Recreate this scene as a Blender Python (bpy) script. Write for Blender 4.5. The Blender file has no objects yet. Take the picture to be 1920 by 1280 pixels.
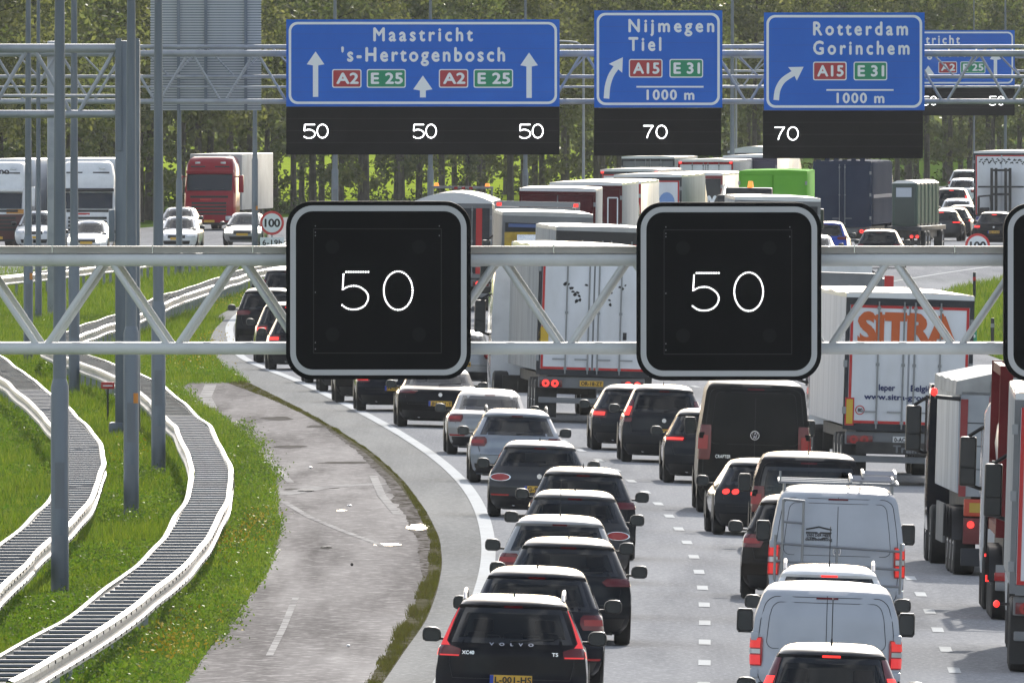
import bpy, bmesh, math, random
import numpy as np
from mathutils import Vector, Matrix, noise
random.seed(7)
rng = np.random.default_rng(7)
S = bpy.context.scene
COL = S.collection

# ---------------------------------------------------------------- camera, sky, sun, exposure
F = 45300.0            # focal length in photograph pixels (1920 wide): a very long telephoto from a road bridge
HC = 8.25              # eye height over the road
YH = 115.0             # row of the horizon in the photograph
cam = bpy.data.cameras.new('camera'); cam.sensor_width = 36.0; cam.lens = F / 1920 * 36.0
cam.clip_start = 5.0; cam.clip_end = 20000.0
co = bpy.data.objects.new('camera', cam); COL.objects.link(co)
co.location = (0, 0, HC); co.rotation_euler = (math.pi / 2 - math.atan((640 - YH) / F), 0, 0)
S.camera = co
SUN_EL, SUN_AZ = math.radians(26), math.radians(7)      # ahead of the camera and a little to the right
w = bpy.data.worlds.new('World'); S.world = w; w.use_nodes = True
nt = w.node_tree; sky = nt.nodes.new('ShaderNodeTexSky'); sky.sky_type = 'NISHITA'; sky.sun_disc = False
sky.sun_elevation = SUN_EL; sky.sun_rotation = SUN_AZ; sky.dust_density = 2.0; sky.altitude = 0
bg = nt.nodes['Background']; bg.inputs['Strength'].default_value = 0.15
hs = nt.nodes.new('ShaderNodeHueSaturation'); hs.inputs['Saturation'].default_value = .72; nt.links.new(sky.outputs[0], hs.inputs['Color'])
tcw = nt.nodes.new('ShaderNodeTexCoord'); mpw = nt.nodes.new('ShaderNodeMapping'); mpw.inputs['Scale'].default_value = (1, 1, 2.6); nzw = nt.nodes.new('ShaderNodeTexNoise'); nzw.inputs['Scale'].default_value = 2.2; nzw.inputs['Detail'].default_value = 7; nzw.inputs['Roughness'].default_value = .6
mrw = nt.nodes.new('ShaderNodeMapRange'); mrw.inputs[1].default_value = .50; mrw.inputs[2].default_value = .66; mxw = nt.nodes.new('ShaderNodeMix'); mxw.data_type = 'RGBA'; mxw.inputs[7].default_value = (6.5, 6.6, 6.8, 1)      # broken cloud
nt.links.new(tcw.outputs['Generated'], mpw.inputs[0]); nt.links.new(mpw.outputs[0], nzw.inputs[0]); nt.links.new(nzw.outputs[0], mrw.inputs[0]); nt.links.new(mrw.outputs[0], mxw.inputs[0]); nt.links.new(hs.outputs[0], mxw.inputs[6])
nt.links.new(mxw.outputs[2], bg.inputs[0])
sl = bpy.data.lights.new('sun', 'SUN'); sl.energy = 4.0; sl.angle = math.radians(0.5); sl.color = (1.0, 0.95, 0.87)
so = bpy.data.objects.new('sun', sl); COL.objects.link(so); so.location = (100, 900, 200)
sd = Vector((math.sin(SUN_AZ) * math.cos(SUN_EL), math.cos(SUN_AZ) * math.cos(SUN_EL), math.sin(SUN_EL)))
so.rotation_euler = sd.to_track_quat('Z', 'Y').to_euler()
S.view_settings.view_transform = 'Standard'; S.view_settings.look = 'None'
S.view_settings.exposure = 0.6; S.view_settings.gamma = 1.0; S.view_settings.use_curve_mapping = False
S.cycles.max_bounces = 8; S.cycles.transparent_max_bounces = 12

# ---------------------------------------------------------------- placing things
def sstep(t): t = min(1, max(0, t)); return t * t * (3 - 2 * t)
def g(X, Y):                      # cross fall of the carriageway
    k = 0.03 * (1 - sstep((Y - 620) / 330))
    return -k * min(12.0, max(-2.5, X))
def ground(px, py, h=0.0):        # pixel of the photograph -> point on the ground (+h)
    X = Y = 0.0; z = 0.0
    for _ in range(12):
        Y = F * (HC - z - h) / (py - YH); X = (px - 960) / F * Y; z = g(X, Y)
    return Vector((X, Y, z + h))
def at(px, py, Y): return Vector(((px - 960) / F * Y, Y, HC - (py - YH) / F * Y))
LT = [(905,1110),(918,1050),(915,1000),(900,950),(870,905),(820,860),(760,820),(690,780),(620,745),(560,715),(490,690),(445,668),(433,640)]
LP = sorted([(ground(x, y).y, ground(x, y).x) for x, y in LT] + [(200,-2.2),(260,-1.6),(320,-0.9),(745,-8.75),(790,-8.9),(830,-8.1),(880,-5.6),(930,-1.9),(990,2.8),(1100,12.0),(1200,21.0),(1320,33),(1500,56),(1800,105),(2600,260)])
LY = np.array([p[0] for p in LP]); LX = np.array([p[1] for p in LP])
_yy = np.arange(200, 2600, 4.0); _xx = np.interp(_yy, LY, LX)
_k = np.hanning(15); _k /= _k.sum(); _xs = np.convolve(np.pad(_xx, 7, mode='edge'), _k, mode='valid')
def L(Y): return float(np.interp(Y, _yy, _xs))
def head(Y): return (L(Y + 12) - L(Y - 12)) / 24.0

# ---------------------------------------------------------------- materials
MATS = {}
def _mix(nt, a, b, fac):
    m = nt.nodes.new('ShaderNodeMix'); m.data_type = 'RGBA'
    for sock, v in ((m.inputs[6], a), (m.inputs[7], b)):
        if hasattr(v, 'links'): nt.links.new(v, sock)
        else: sock.default_value = (*v, 1)
    if hasattr(fac, 'links'): nt.links.new(fac, m.inputs[0])
    else: m.inputs[0].default_value = fac
    return m.outputs[2]
def _noise(nt, scale, detail=4, stretch=(1, 1, 1), rough=.55, generated=False):
    tc = nt.nodes.new('ShaderNodeTexCoord'); mp = nt.nodes.new('ShaderNodeMapping'); mp.inputs['Scale'].default_value = stretch
    n = nt.nodes.new('ShaderNodeTexNoise'); n.inputs['Scale'].default_value = scale; n.inputs['Detail'].default_value = detail; n.inputs['Roughness'].default_value = rough
    nt.links.new(tc.outputs['Object'], mp.inputs[0]); nt.links.new(mp.outputs[0], n.inputs[0]); return n.outputs[0]
def _ramp(nt, v, lo, hi):
    r = nt.nodes.new('ShaderNodeMapRange'); r.inputs[1].default_value = lo; r.inputs[2].default_value = hi; nt.links.new(v, r.inputs[0]); return r.outputs[0]
def M(name, col=None, rough=.5, metal=0., coat=0., var=None, vscale=3., vlo=.4, vhi=.7, bump=0., bscale=20., stretch=(1,1,1), emit=None, estr=0., spec=.5):
    if name in MATS: return MATS[name]
    m = bpy.data.materials.new(name); m.use_nodes = True; nt = m.node_tree; b = nt.nodes['Principled BSDF']
    b.inputs['Base Color'].default_value = (*col, 1); b.inputs['Roughness'].default_value = rough; b.inputs['Metallic'].default_value = metal
    b.inputs['Coat Weight'].default_value = coat; b.inputs['Coat Roughness'].default_value = .06; b.inputs['Coat IOR'].default_value = 1.2; b.inputs['Specular IOR Level'].default_value = spec
    if var is not None:
        nt.links.new(_mix(nt, col, var, _ramp(nt, _noise(nt, vscale, 6, stretch), vlo, vhi)), b.inputs['Base Color'])
    if bump:
        bp = nt.nodes.new('ShaderNodeBump'); bp.inputs['Strength'].default_value = bump; bp.inputs['Distance'].default_value = .02
        nt.links.new(_noise(nt, bscale, 4, stretch), bp.inputs['Height']); nt.links.new(bp.outputs[0], b.inputs['Normal'])
    if emit: b.inputs['Emission Color'].default_value = (*emit, 1); b.inputs['Emission Strength'].default_value = estr
    MATS[name] = m; return m
def paint(name, col, metal=.0, rough=.28):
    c2 = tuple(c * .8 + .012 for c in col)
    return M('paint_' + name, col, rough, metal, 1.0, var=c2, vscale=2.0, vlo=.45, vhi=.75, spec=.05)
def glassy(name, tint, tr=.6):
    if name in MATS: return MATS[name]
    m = bpy.data.materials.new(name); m.use_nodes = True; nt = m.node_tree; nt.nodes.remove(nt.nodes['Principled BSDF'])
    t = nt.nodes.new('ShaderNodeBsdfTransparent'); t.inputs[0].default_value = (*tint, 1)
    gl = nt.nodes.new('ShaderNodeBsdfGlossy'); gl.inputs['Roughness'].default_value = .03
    fr = nt.nodes.new('ShaderNodeFresnel'); fr.inputs[0].default_value = 1.52
    mx = nt.nodes.new('ShaderNodeMixShader'); nt.links.new(fr.outputs[0], mx.inputs[0]); nt.links.new(t.outputs[0], mx.inputs[1]); nt.links.new(gl.outputs[0], mx.inputs[2])
    nt.links.new(mx.outputs[0], nt.nodes['Material Output'].inputs[0]); MATS[name] = m; return m
def leafy(name, cols, scale=.8, trans=.5, tbright=1.6):
    if name in MATS: return MATS[name]
    m = bpy.data.materials.new(name); m.use_nodes = True; nt = m.node_tree; nt.nodes.remove(nt.nodes['Principled BSDF'])
    c = _mix(nt, cols[0], cols[1], _ramp(nt, _noise(nt, scale, 3), .38, .62))
    c = _mix(nt, c, cols[2], _ramp(nt, _noise(nt, scale * 9, 2), .5, .72))
    d = nt.nodes.new('ShaderNodeBsdfDiffuse'); t = nt.nodes.new('ShaderNodeBsdfTranslucent'); gl = nt.nodes.new('ShaderNodeBsdfGlossy'); gl.inputs['Roughness'].default_value = .35; gl.inputs[0].default_value = (.9, .9, .85, 1)
    tc = _mix(nt, (0, 0, 0), (1, 1, 1), .5)
    mul = nt.nodes.new('ShaderNodeMix'); mul.data_type = 'RGBA'; mul.blend_type = 'MULTIPLY'; mul.inputs[0].default_value = 1; nt.links.new(c, mul.inputs[6]); mul.inputs[7].default_value = (tbright * 1.1, tbright * 1.15, tbright * .5, 1)
    nt.links.new(c, d.inputs[0]); nt.links.new(mul.outputs[2], t.inputs[0])
    mx = nt.nodes.new('ShaderNodeMixShader'); mx.inputs[0].default_value = trans; nt.links.new(d.outputs[0], mx.inputs[1]); nt.links.new(t.outputs[0], mx.inputs[2])
    m2 = nt.nodes.new('ShaderNodeMixShader'); m2.inputs[0].default_value = .025; nt.links.new(mx.outputs[0], m2.inputs[1]); nt.links.new(gl.outputs[0], m2.inputs[2])
    nt.links.new(m2.outputs[0], nt.nodes['Material Output'].inputs[0]); MATS[name] = m; return m

STEEL = M('galvanised_steel', (.33,.35,.38), .42, .25, var=(.23,.25,.28), vscale=1.5, bump=.03, bscale=6)
STEELD = M('weathered_mast_steel', (.17,.195,.225), .5, .35, var=(.11,.13,.155), vscale=1.1, stretch=(3,3,.35))
WHITEP = M('white_tube_paint', (.62,.63,.63), .38, .0, var=(.47,.475,.47), vscale=1.6, vlo=.5, vhi=.8)
RAILW = M('pale_rail_steel', (.46,.46,.45), .45, .15, var=(.26,.25,.23), vscale=3.5, vlo=.45, vhi=.75)
BLACK = M('matt_black_housing', (.004,.004,.0045), .7, var=(.006,.006,.007), vscale=2, spec=.15)
RUBBER = M('tyre_rubber', (.012,.012,.013), .75, var=(.022,.021,.02), vscale=5)
PLAST = M('black_plastic', (.012,.012,.013), .5)
CHASSIS = M('dirty_chassis', (.025,.024,.023), .7, var=(.06,.056,.05), vscale=2.5)
ALU = M('rim_alloy', (.4,.4,.42), .35, .8)
CHROME = M('bright_metal', (.7,.7,.72), .2, .95)
PLY = M('yellow_plate', (.62,.36,.03), .4)
PLB = M('plate_blue', (.01,.05,.35), .4)
INK = M('black_ink', (.01,.01,.012), .5)
SIGNB = M('sign_blue', (.009,.115,.52), .4, var=(.012,.128,.56), vscale=.8, spec=.2)
SIGNW = M('sign_white', (.72,.75,.77), .5)
SIGNR = M('sign_red', (.36,.02,.03), .4)
SIGNG = M('sign_green', (.0,.22,.10), .4)
LED = M('white_led', (.9,.9,.9), .5, emit=(1, .985, 1), estr=3.0)
LAMPR = M('tail_lamp_red', (.13,.006,.008), .2, coat=1., emit=(1,.02,.02), estr=.06)
LAMPDK = M('tail_lamp_dark_red', (.075,.005,.007), .2, coat=1., emit=(1,.02,.02), estr=.012)
LAMPON = M('brake_lamp_lit', (.5,.02,.01), .3, emit=(1,.035,.03), estr=1.25)
LAMPOR = M('amber_lamp_lit', (.5,.15,.01), .3, emit=(1,.22,.03), estr=1.2)
HEADL = M('headlamp_clear', (.55,.57,.6), .1, .3, coat=1.)
HEADON = M('headlamp_lit', (.9,.9,.8), .3, emit=(1,.97,.85), estr=4.)
GLASS = glassy('tinted_glass', (.26,.30,.32))
GLASSD = glassy('dark_privacy_glass', (.10,.115,.125))
FRIT = M('glass_black_edge', (.006,.007,.009), .08, coat=1.)
DGLASS = M('dark_window_glass', (.008,.010,.013), .05, coat=1.)
SEAT = M('dark_upholstery', (.02,.02,.022), .8)
REDREF = M('red_reflector', (.45,.012,.012), .35)
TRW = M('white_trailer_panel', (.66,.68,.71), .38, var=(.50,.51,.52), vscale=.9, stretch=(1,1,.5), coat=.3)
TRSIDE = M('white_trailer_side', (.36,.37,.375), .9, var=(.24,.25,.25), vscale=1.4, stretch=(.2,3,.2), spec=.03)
GALV = M('dull_galvanised_bar', (.24,.25,.26), .4, .6)

# ---------------------------------------------------------------- mesh collecting
class MB:
    def __init__(self): self.v = []; self.f = []; self.m = []
    def add(self, vs, fs, m=0):
        o = len(self.v); self.v += [tuple(p) for p in vs]; self.f += [tuple(i + o for i in f) for f in fs]; self.m += [m] * len(fs); return self
    def quad(self, a, b, c, d, m=0): return self.add([a, b, c, d], [(0, 1, 2, 3)], m)
    def box(self, x0, x1, y0, y1, z0, z1, m=0, bev=0.):
        if bev <= 0:
            vs = [(x0,y0,z0),(x1,y0,z0),(x1,y1,z0),(x0,y1,z0),(x0,y0,z1),(x1,y0,z1),(x1,y1,z1),(x0,y1,z1)]
            return self.add(vs, [(3,2,1,0),(4,5,6,7),(0,1,5,4),(1,2,6,5),(2,3,7,6),(3,0,4,7)], m)
        bm = bmesh.new(); bmesh.ops.create_cube(bm, size=1, matrix=Matrix.Translation(((x0+x1)/2,(y0+y1)/2,(z0+z1)/2)) @ Matrix.Diagonal((x1-x0,y1-y0,z1-z0,1)))
        bmesh.ops.bevel(bm, geom=bm.edges[:], offset=bev, segments=2, affect='EDGES', profile=.6)
        bm.verts.ensure_lookup_table(); self.add([v.co[:] for v in bm.verts], [[v.index for v in f.verts] for f in bm.faces], m); bm.free(); return self
    def tube(self, p, q, r, n=10, m=0, r2=None, caps=True):
        p, q = Vector(p), Vector(q); d = (q - p).normalized(); a = d.orthogonal().normalized(); b = d.cross(a); r2 = r if r2 is None else r2
        vs = [p + (a * math.cos(t) + b * math.sin(t)) * r for t in [2*math.pi*i/n for i in range(n)]] + [q + (a * math.cos(t) + b * math.sin(t)) * r2 for t in [2*math.pi*i/n for i in range(n)]]
        fs = [(i, (i+1) % n, n + (i+1) % n, n + i) for i in range(n)]
        if caps: fs += [tuple(range(n-1, -1, -1)), tuple(range(n, 2*n))]
        return self.add(vs, fs, m)
    def path(self, pts, r, n=8, m=0):
        for a, b in zip(pts, pts[1:]): self.tube(a, b, r, n, m)
        return self
    def grid(self, rows, m=0, mfun=None):
        nr, nc = len(rows), len(rows[0]); o = len(self.v)
        for r in rows: self.v += [tuple(p) for p in r]
        for i in range(nr-1):
            for j in range(nc-1):
                self.f.append((o+i*nc+j, o+i*nc+j+1, o+(i+1)*nc+j+1, o+(i+1)*nc+j)); self.m.append(mfun(i, j) if mfun else m)
        return self
    def prism(self, pts, y0, y1, m=0):        # outline in x,z pushed along y
        n = len(pts); vs = [(x, y0, z) for x, z in pts] + [(x, y1, z) for x, z in pts]
        fs = [tuple(range(n)), tuple(range(2*n-1, n-1, -1))] + [(i, n+i, n+(i+1) % n, (i+1) % n) for i in range(n)]
        return self.add(vs, fs, m)
    def ellipsoid(self, c, r, m=0, nu=12, nv=8):
        rows = [[(c[0]+r[0]*math.sin(math.pi*i/nv)*math.cos(2*math.pi*j/nu), c[1]+r[1]*math.sin(math.pi*i/nv)*math.sin(2*math.pi*j/nu), c[2]+r[2]*math.cos(math.pi*i/nv)) for j in range(nu+1)] for i in range(nv+1)]
        return self.grid(rows, m)
    def build(self, name, mats, parent=None, label=None, smooth=35, bevel=0.):
        me = bpy.data.meshes.new(name); me.from_pydata(self.v, [], self.f)
        mats = mats if isinstance(mats, (list, tuple)) else [mats]
        for m in mats: me.materials.append(m)
        if len(mats) > 1: me.polygons.foreach_set('material_index', self.m)
        if smooth:
            bm = bmesh.new(); bm.from_mesh(me); bmesh.ops.remove_doubles(bm, verts=bm.verts, dist=1e-5)
            bmesh.ops.recalc_face_normals(bm, faces=bm.faces) if len(bm.faces) < 60000 else None
            lim = math.radians(smooth)
            for e in bm.edges: e.smooth = not (len(e.link_faces) == 2 and e.calc_face_angle(0) > lim)
            for f in bm.faces: f.smooth = True
            bm.to_mesh(me); bm.free()
        o = bpy.data.objects.new(name, me); COL.objects.link(o)
        if parent is not None: o.parent = parent
        if label: o['label'] = label
        if bevel: md = o.modifiers.new('bevel', 'BEVEL'); md.width = bevel; md.segments = 2; md.limit_method = 'ANGLE'
        return o
def tag(o, label, cat, group=None, kind=None):
    o['label'] = label; o['category'] = cat
    if group: o['group'] = group
    if kind: o['kind'] = kind
    return o
def thing(name, label, cat, loc=(0,0,0), rotz=0., roll=0., group=None):
    o = bpy.data.objects.new(name, None); COL.objects.link(o); o.empty_display_size = .2
    o.location = loc; o.rotation_euler = (0, roll, rotz); return tag(o, label, cat, group)
def structure(o, label=None):
    o['kind'] = 'structure'
    if label: o['label'] = label
    return o
_cap = {}
def text_mesh(txt, x0, x1, z0, z1, y, gap=1.0, mb=None, m=0, xc=None, yfun=None, bold=.033):
    """lettering facing -Y: baseline z0, capital height z1; fitted to x0..x1"""
    def raw(t):
        cu = bpy.data.curves.new('t', 'FONT'); cu.body = t; cu.space_character = gap; cu.resolution_u = 3; cu.offset = 0.0
        ob = bpy.data.objects.new('t', cu); COL.objects.link(ob); dg = bpy.context.evaluated_depsgraph_get()
        me = bpy.data.meshes.new_from_object(ob.evaluated_get(dg)); n = len(me.vertices); a = np.zeros(n*3); me.vertices.foreach_get('co', a)
        fs = [tuple(p.vertices) for p in me.polygons]; bpy.data.objects.remove(ob); bpy.data.curves.remove(cu); bpy.data.meshes.remove(me)
        return a.reshape(-1, 3), fs
    if 'H' not in _cap: _cap['H'] = raw('H')[0][:, 1].max()
    a, fs = raw(txt); mb = mb or MB()
    sx = (x1 - x0) / (a[:, 0].max() - a[:, 0].min()); sz = (z1 - z0) / _cap['H']
    if bold:
        n = len(a); q = [a + np.array([dx, dy, 0]) for dx, dy in ((-bold, 0), (bold, 0), (0, bold), (0, -bold))]; fs = [tuple(i + n*k for i in f) for k in range(4) for f in fs]; lay = np.repeat(np.arange(4), n) * .0006; a = np.concatenate(q)
    else: lay = np.zeros(len(a))
    X = x0 + (a[:, 0] - a[:, 0].min()) * sx; Z = z0 + a[:, 1] * sz
    return mb.add([(float(p), (yfun(float(p), float(q)) if yfun else y) - float(l_), float(q)) for p, q, l_ in zip(X, Z, lay)], fs, m)
def copy_thing(o, loc, rotz, roll=0.):
    c = o.copy(); COL.objects.link(c); c.location = loc; c.rotation_euler = (0, roll, rotz)
    for k in o.children:
        d = k.copy(); COL.objects.link(d); d.parent = c
        for q in k.children: e = q.copy(); COL.objects.link(e); e.parent = d
    return c
# ---------------------------------------------------------------- ground, roads, verges
def tab(px, h=0.0):
    p = sorted([(v.y, v.x) for v in (ground(x, y, h) for x, y in px)]); return np.array([a for a, _ in p]), np.array([b for _, b in p])
def smooth_fn(T, y0, y1, k=9, step=2.0):
    yy = np.arange(y0, y1, step); xx = np.interp(yy, *T); ker = np.hanning(k + 2)[1:-1]; ker /= ker.sum()
    xs = np.convolve(np.pad(xx, k // 2, mode='edge'), ker, mode='valid'); return lambda Y: float(np.interp(Y, yy, xs))
ET = tab([(560,1480),(720,1280),(760,1220),(800,1165),(820,1110),(830,1060),(825,1010),(800,960),(760,905),(700,850),(640,810),(560,765),(470,720),(420,690),(398,665),(393,640),(400,620),(420,600),(447,585)])
_E = smooth_fn(ET, 200, 2600, 9)
def E(Y): return _E(Y) if Y < 770 else min(L(Y) - .6, L(Y) - .6)
TLT = tab([(150,1500),(345,1280),(420,1180),(500,1080),(525,1000),(515,900),(480,840),(425,790),(370,755),(335,732),(360,716)])
TRT = tab([(560,1500),(690,1280),(770,1150),(800,1080),(812,1020),(792,970),(752,900),(692,845),(600,790),(500,745),(420,716)])
_TL = smooth_fn(TLT, 200, 2600, 5); _TR = smooth_fn(TRT, 200, 2600, 5)
def sheet(name, ys, left, right, lift, mat, ncol=2, wob=None, label=None):
    rows = []
    for Y in ys:
        a, b = left(Y), right(Y); rows.append([(x, Y, g(x, Y) + lift) for x in (a + (b - a) * i / ncol for i in range(ncol + 1))])
    mb = MB().grid(rows); o = mb.build(name, mat, smooth=0); return structure(o, label)

GRASS_M = M('turf_ground', (.035,.065,.012), .95, spec=0., var=(.075,.12,.02), vscale=.35, vlo=.35, vhi=.65)
ys = [-100, 60, 150, 250, 400, 500, 620] + list(range(650, 960, 15)) + [1000, 1200, 1500, 2000, 3000, 4500, 7000]
xsx = [-900,-200,-60,-30,-12,-8,-5,-2.5,0,3,6,9,12,16,25,60,200,900]
structure(MB().grid([[(x, y, g(x, y) - .03) for x in xsx] for y in ys]).build('ground', GRASS_M, smooth=0))
# bright meadow behind the trees
FIELD = M('meadow', (.25,.32,.028), 1., var=(.18,.25,.028), vscale=.05, spec=.0)
structure(MB().grid([[(x, y, -.36 if x > 12 else .02) for x in (-400, 0, 11.9, 12.1, 400)] for y in (1420, 1600, 2000, 3000, 4000)]).build('meadow', FIELD, smooth=0))

def asphalt(name, c0, c1, tyre, sc):
    m = M(name, c0, 1., spec=0.); nt = m.node_tree; b = nt.nodes['Principled BSDF']
    c = _mix(nt, c0, c1, _ramp(nt, _noise(nt, .35, 5, (1, .06, 1)), .38, .64))
    c = _mix(nt, c, tyre, _ramp(nt, _noise(nt, 1.1, 4, (1, .03, 1)), .45, .75))
    c = _mix(nt, c, tuple(min(1, q * 1.9) for q in c1), _ramp(nt, _noise(nt, sc, 2), .52, .85))
    nt.links.new(c, b.inputs['Base Color'])
    bp = nt.nodes.new('ShaderNodeBump'); bp.inputs['Strength'].default_value = .35; bp.inputs['Distance'].default_value = .01
    nt.links.new(_noise(nt, 35, 3), bp.inputs['Height']); nt.links.new(bp.outputs[0], b.inputs['Normal']); return m
ASPH = asphalt('road_asphalt', (.255,.258,.267), (.31,.312,.32), (.205,.209,.218), 14)
SHLD = asphalt('shoulder_asphalt', (.24,.24,.235), (.29,.287,.277), (.20,.20,.195), 12)
OLDT = asphalt('old_tarmac', (.205,.192,.185), (.33,.313,.302), (.125,.116,.11), 6)
OLDT.node_tree.nodes['Principled BSDF'].inputs['Roughness'].default_value = .85
ASPH2 = asphalt('far_asphalt', (.24,.24,.245), (.28,.28,.285), (.21,.21,.215), 10)
RY = list(np.arange(190, 1500, 5.0)) + [1550, 1600, 1700, 1800, 2000, 2400]
RW = 22.0
sheet('road_shoulder', [y for y in RY if y < 1000], E, lambda Y: L(Y) + .1, .018, SHLD, 3)
sheet('carriageway', RY, lambda Y: L(Y) - (.02 if Y < 995 else .7), lambda Y: L(Y) + RW, .020, ASPH, 40)
# oncoming carriageway
OT = sorted([(y, x) for y, x in ((200,-16),(500,-19),(700,-21.5),(840,-21.6),(929,-19.9),(991,-16.6),(1067,-12.6),(1120,-9.4),(1200,-4.0),(1300,4),(1500,28),(1800,75),(2400,200))])
_O = smooth_fn((np.array([a for a, _ in OT]), np.array([b for _, b in OT])), 190, 2500, 15, 4)
sheet('oncoming_carriageway', RY, lambda Y: _O(Y) - 14, _O, .016, ASPH2, 6)
LINEM = M('road_paint', (.56,.57,.57), .95, spec=0., var=(.38,.385,.385), vscale=3.0, vlo=.5, vhi=.8)
def line(name, off, wd, ranges, lift=.028, fn=L):
    mb = MB()
    for a, b in ranges:
        n = max(1, int((b - a) / 3)); mb.grid([[(x, Y, g(x, Y) + lift) for x in (fn(Y) + off - wd/2, fn(Y) + off, fn(Y) + off + wd/2)] for Y in np.linspace(a, b, n + 1)])
    return structure(mb.build(name, LINEM, smooth=0))
line('edge_line_left', 0.0, .24, [(200, 990)])
Y0 = ground(1343, 1246).y
DASH = [(Y0 + 12 * k - 1.5, Y0 + 12 * k + 1.5) for k in range(-9, 80)]
for k, off in enumerate((3.45, 6.90, 10.4, 13.9)): line('lane_dashes', off, .17, DASH)
line('edge_line_right', 18.0, .2, [(200, 1400)])
line('oncoming_edge_line', -.6, .2, [(200, 1500)], .024, _O)

# worn old tarmac in the gore, with faded markings, moss and litter
TY = list(np.arange(230, 650, 2.0)); ymin, ymax = TLT[0][0], min(TLT[0][-1], TRT[0][-1])
TY = [y for y in TY if ymin <= y <= ymax]
def rag(s, a): return lambda Y: a * (noise.noise((Y * .11, s, 0)) + .7 * noise.noise((Y * .47, s, 3)))
r1, r2 = rag(1, .035), rag(5, .012)
sheet('old_tarmac_strip', TY, lambda Y: _TL(Y) - .5, lambda Y: E(Y) + .02, .008, OLDT, 6)
FADE = M('faded_marking', (.46,.445,.43), .95, spec=0., var=(.25,.238,.23), vscale=1.6, vlo=.4, vhi=.6)
def ribbon(name, pts, wd, mat, lift=.014):
    P = [ground(*p) for p in pts]; mb = MB(); rows = []
    for i, p in enumerate(P):
        d = (P[min(i+1, len(P)-1)] - P[max(i-1, 0)]); d.z = 0; d.normalize(); n = Vector((d.y, -d.x, 0))
        rows.append([(q.x, q.y, g(q.x, q.y) + lift) for q in (p - n * wd/2, p + n * wd/2)])
    return structure(mb.grid(rows).build(name, mat, smooth=0))
ribbon('faded_line', [(395,722),(385,745),(395,765)], .3, FADE)
ribbon('faded_line', [(450,815),(500,860),(545,905)], .14, FADE)
ribbon('faded_line', [(530,940),(580,970),(640,995),(720,1025)], .13, FADE)
ribbon('faded_line', [(525,928),(600,915),(715,907)], .5, FADE)
ribbon('faded_line', [(700,893),(716,930),(745,965)], .16, FADE)
ribbon('faded_line', [(555,1120),(530,1180),(505,1230)], .10, FADE)
WET = M('wet_patch', (.55,.56,.58), .12, spec=1.0)
def blot(name, px, py, rx, ry, mat, lift=.016):
    c = ground(px, py); n = 22; vs = [(c.x, c.y, c.z + lift)]
    for i in range(n):
        t = 2*math.pi*i/n; k = 1 + .35 * noise.noise((math.cos(t)*1.7 + px, math.sin(t)*1.7, py))
        vs.append((c.x + rx*math.cos(t)*k, c.y + ry*math.sin(t)*k, c.z + lift))
    return structure(MB().add(vs, [(0, 1+i, 1+(i+1) % n) for i in range(n)]).build(name, mat, smooth=0))
blot('puddle', 785, 989, .19, 3.2, WET); blot('puddle', 730, 1022, .22, 1.2, WET); blot('puddle', 640, 958, .10, .8, WET)
DIRT = M('dark_crumbled_edge', (.10,.092,.082), .95, spec=0., var=(.19,.178,.168), vscale=4)
for p in [(440,803,.3,2.5),(545,838,.35,2.0),(600,800,.3,2),(520,785,.35,3),(650,868,.5,1.4),(560,918,.3,1.0),(620,915,.16,.7),(612,1028,.10,.8)]:
    blot('dirt_patch', *p[:4], DIRT, .012)
MOSSM = M('mossy_verge', (.055,.055,.025), .95, spec=0., var=(.14,.125,.095), vscale=2.6, vlo=.42, vhi=.6)
sheet('moss_strip', list(np.arange(TY[0], TY[-1], .7)), lambda Y: min(E(Y) - .16 - .05*abs(r2(Y)), _TR(Y) + r1(Y) + r2(Y)), lambda Y: E(Y) + .01, .015, MOSSM, 3)

CRUMB = M('crumbled_tarmac', (.07,.062,.05), .95, spec=0., var=(.20,.185,.175), vscale=6.5, stretch=(1,.25,1), vlo=.40, vhi=.58)
r3 = rag(8, .22); cr0, cr1 = ground(600, 792).y, ground(800, 1085).y
sheet('crumbled_edge', [y for y in np.arange(cr1, cr0, 1.0)], lambda Y: _TR(Y) - (.30 + .9*abs(r3(Y))) * math.sin(math.pi*min(1, max(0, (Y - cr1)/(cr0 - cr1))))**.5, lambda Y: _TR(Y) + .03, .0115, CRUMB, 2)
def litter(px, py, sx, sz, mat, nm, lab):
    c = ground(px, py); mb = MB(); mb.ellipsoid((0, 0, sz/2), (sx/2, sx*.6, sz/2), nu=8, nv=5)
    for i, v in enumerate(mb.v): mb.v[i] = tuple(np.array(v) * (1 + .4 * noise.noise(Vector(v) * 14 + Vector((px, py, 0)))))
    o = mb.build(nm, mat); o.location = (c.x, c.y, c.z + .012); return tag(o, lab, nm.replace('_', ' '), 'litter on the old tarmac')
WLIT = M('white_litter', (.75,.75,.75), .5); DLIT = M('dark_litter', (.03,.028,.025), .8)
for p in [(582,879,.08,.04,WLIT,'scrap_of_litter','white scrap lying on the old tarmac below the bare crumbling edge'),(655,950,.10,.03,WLIT,'scrap_of_litter','white scrap near the crossing faded lines on old tarmac'),
          (572,922,.35,.03,DLIT,'strip_of_rubber','dark rubber strip lying across the faded line on old tarmac'),(612,1028,.18,.025,DLIT,'strip_of_rubber','short dark rubber strip left of the small wet patch'),
          (660,1062,.05,.05,DLIT,'small_stone','lone dark stone in the middle of the old tarmac'),(653,1214,.06,.04,WLIT,'scrap_of_litter','white scrap on the pale lower end of the old tarmac'),(320,1180,.14,.08,WLIT,'scrap_of_litter','white scrap lying in the weeds beside the barrier')]: litter(*p)

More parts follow.
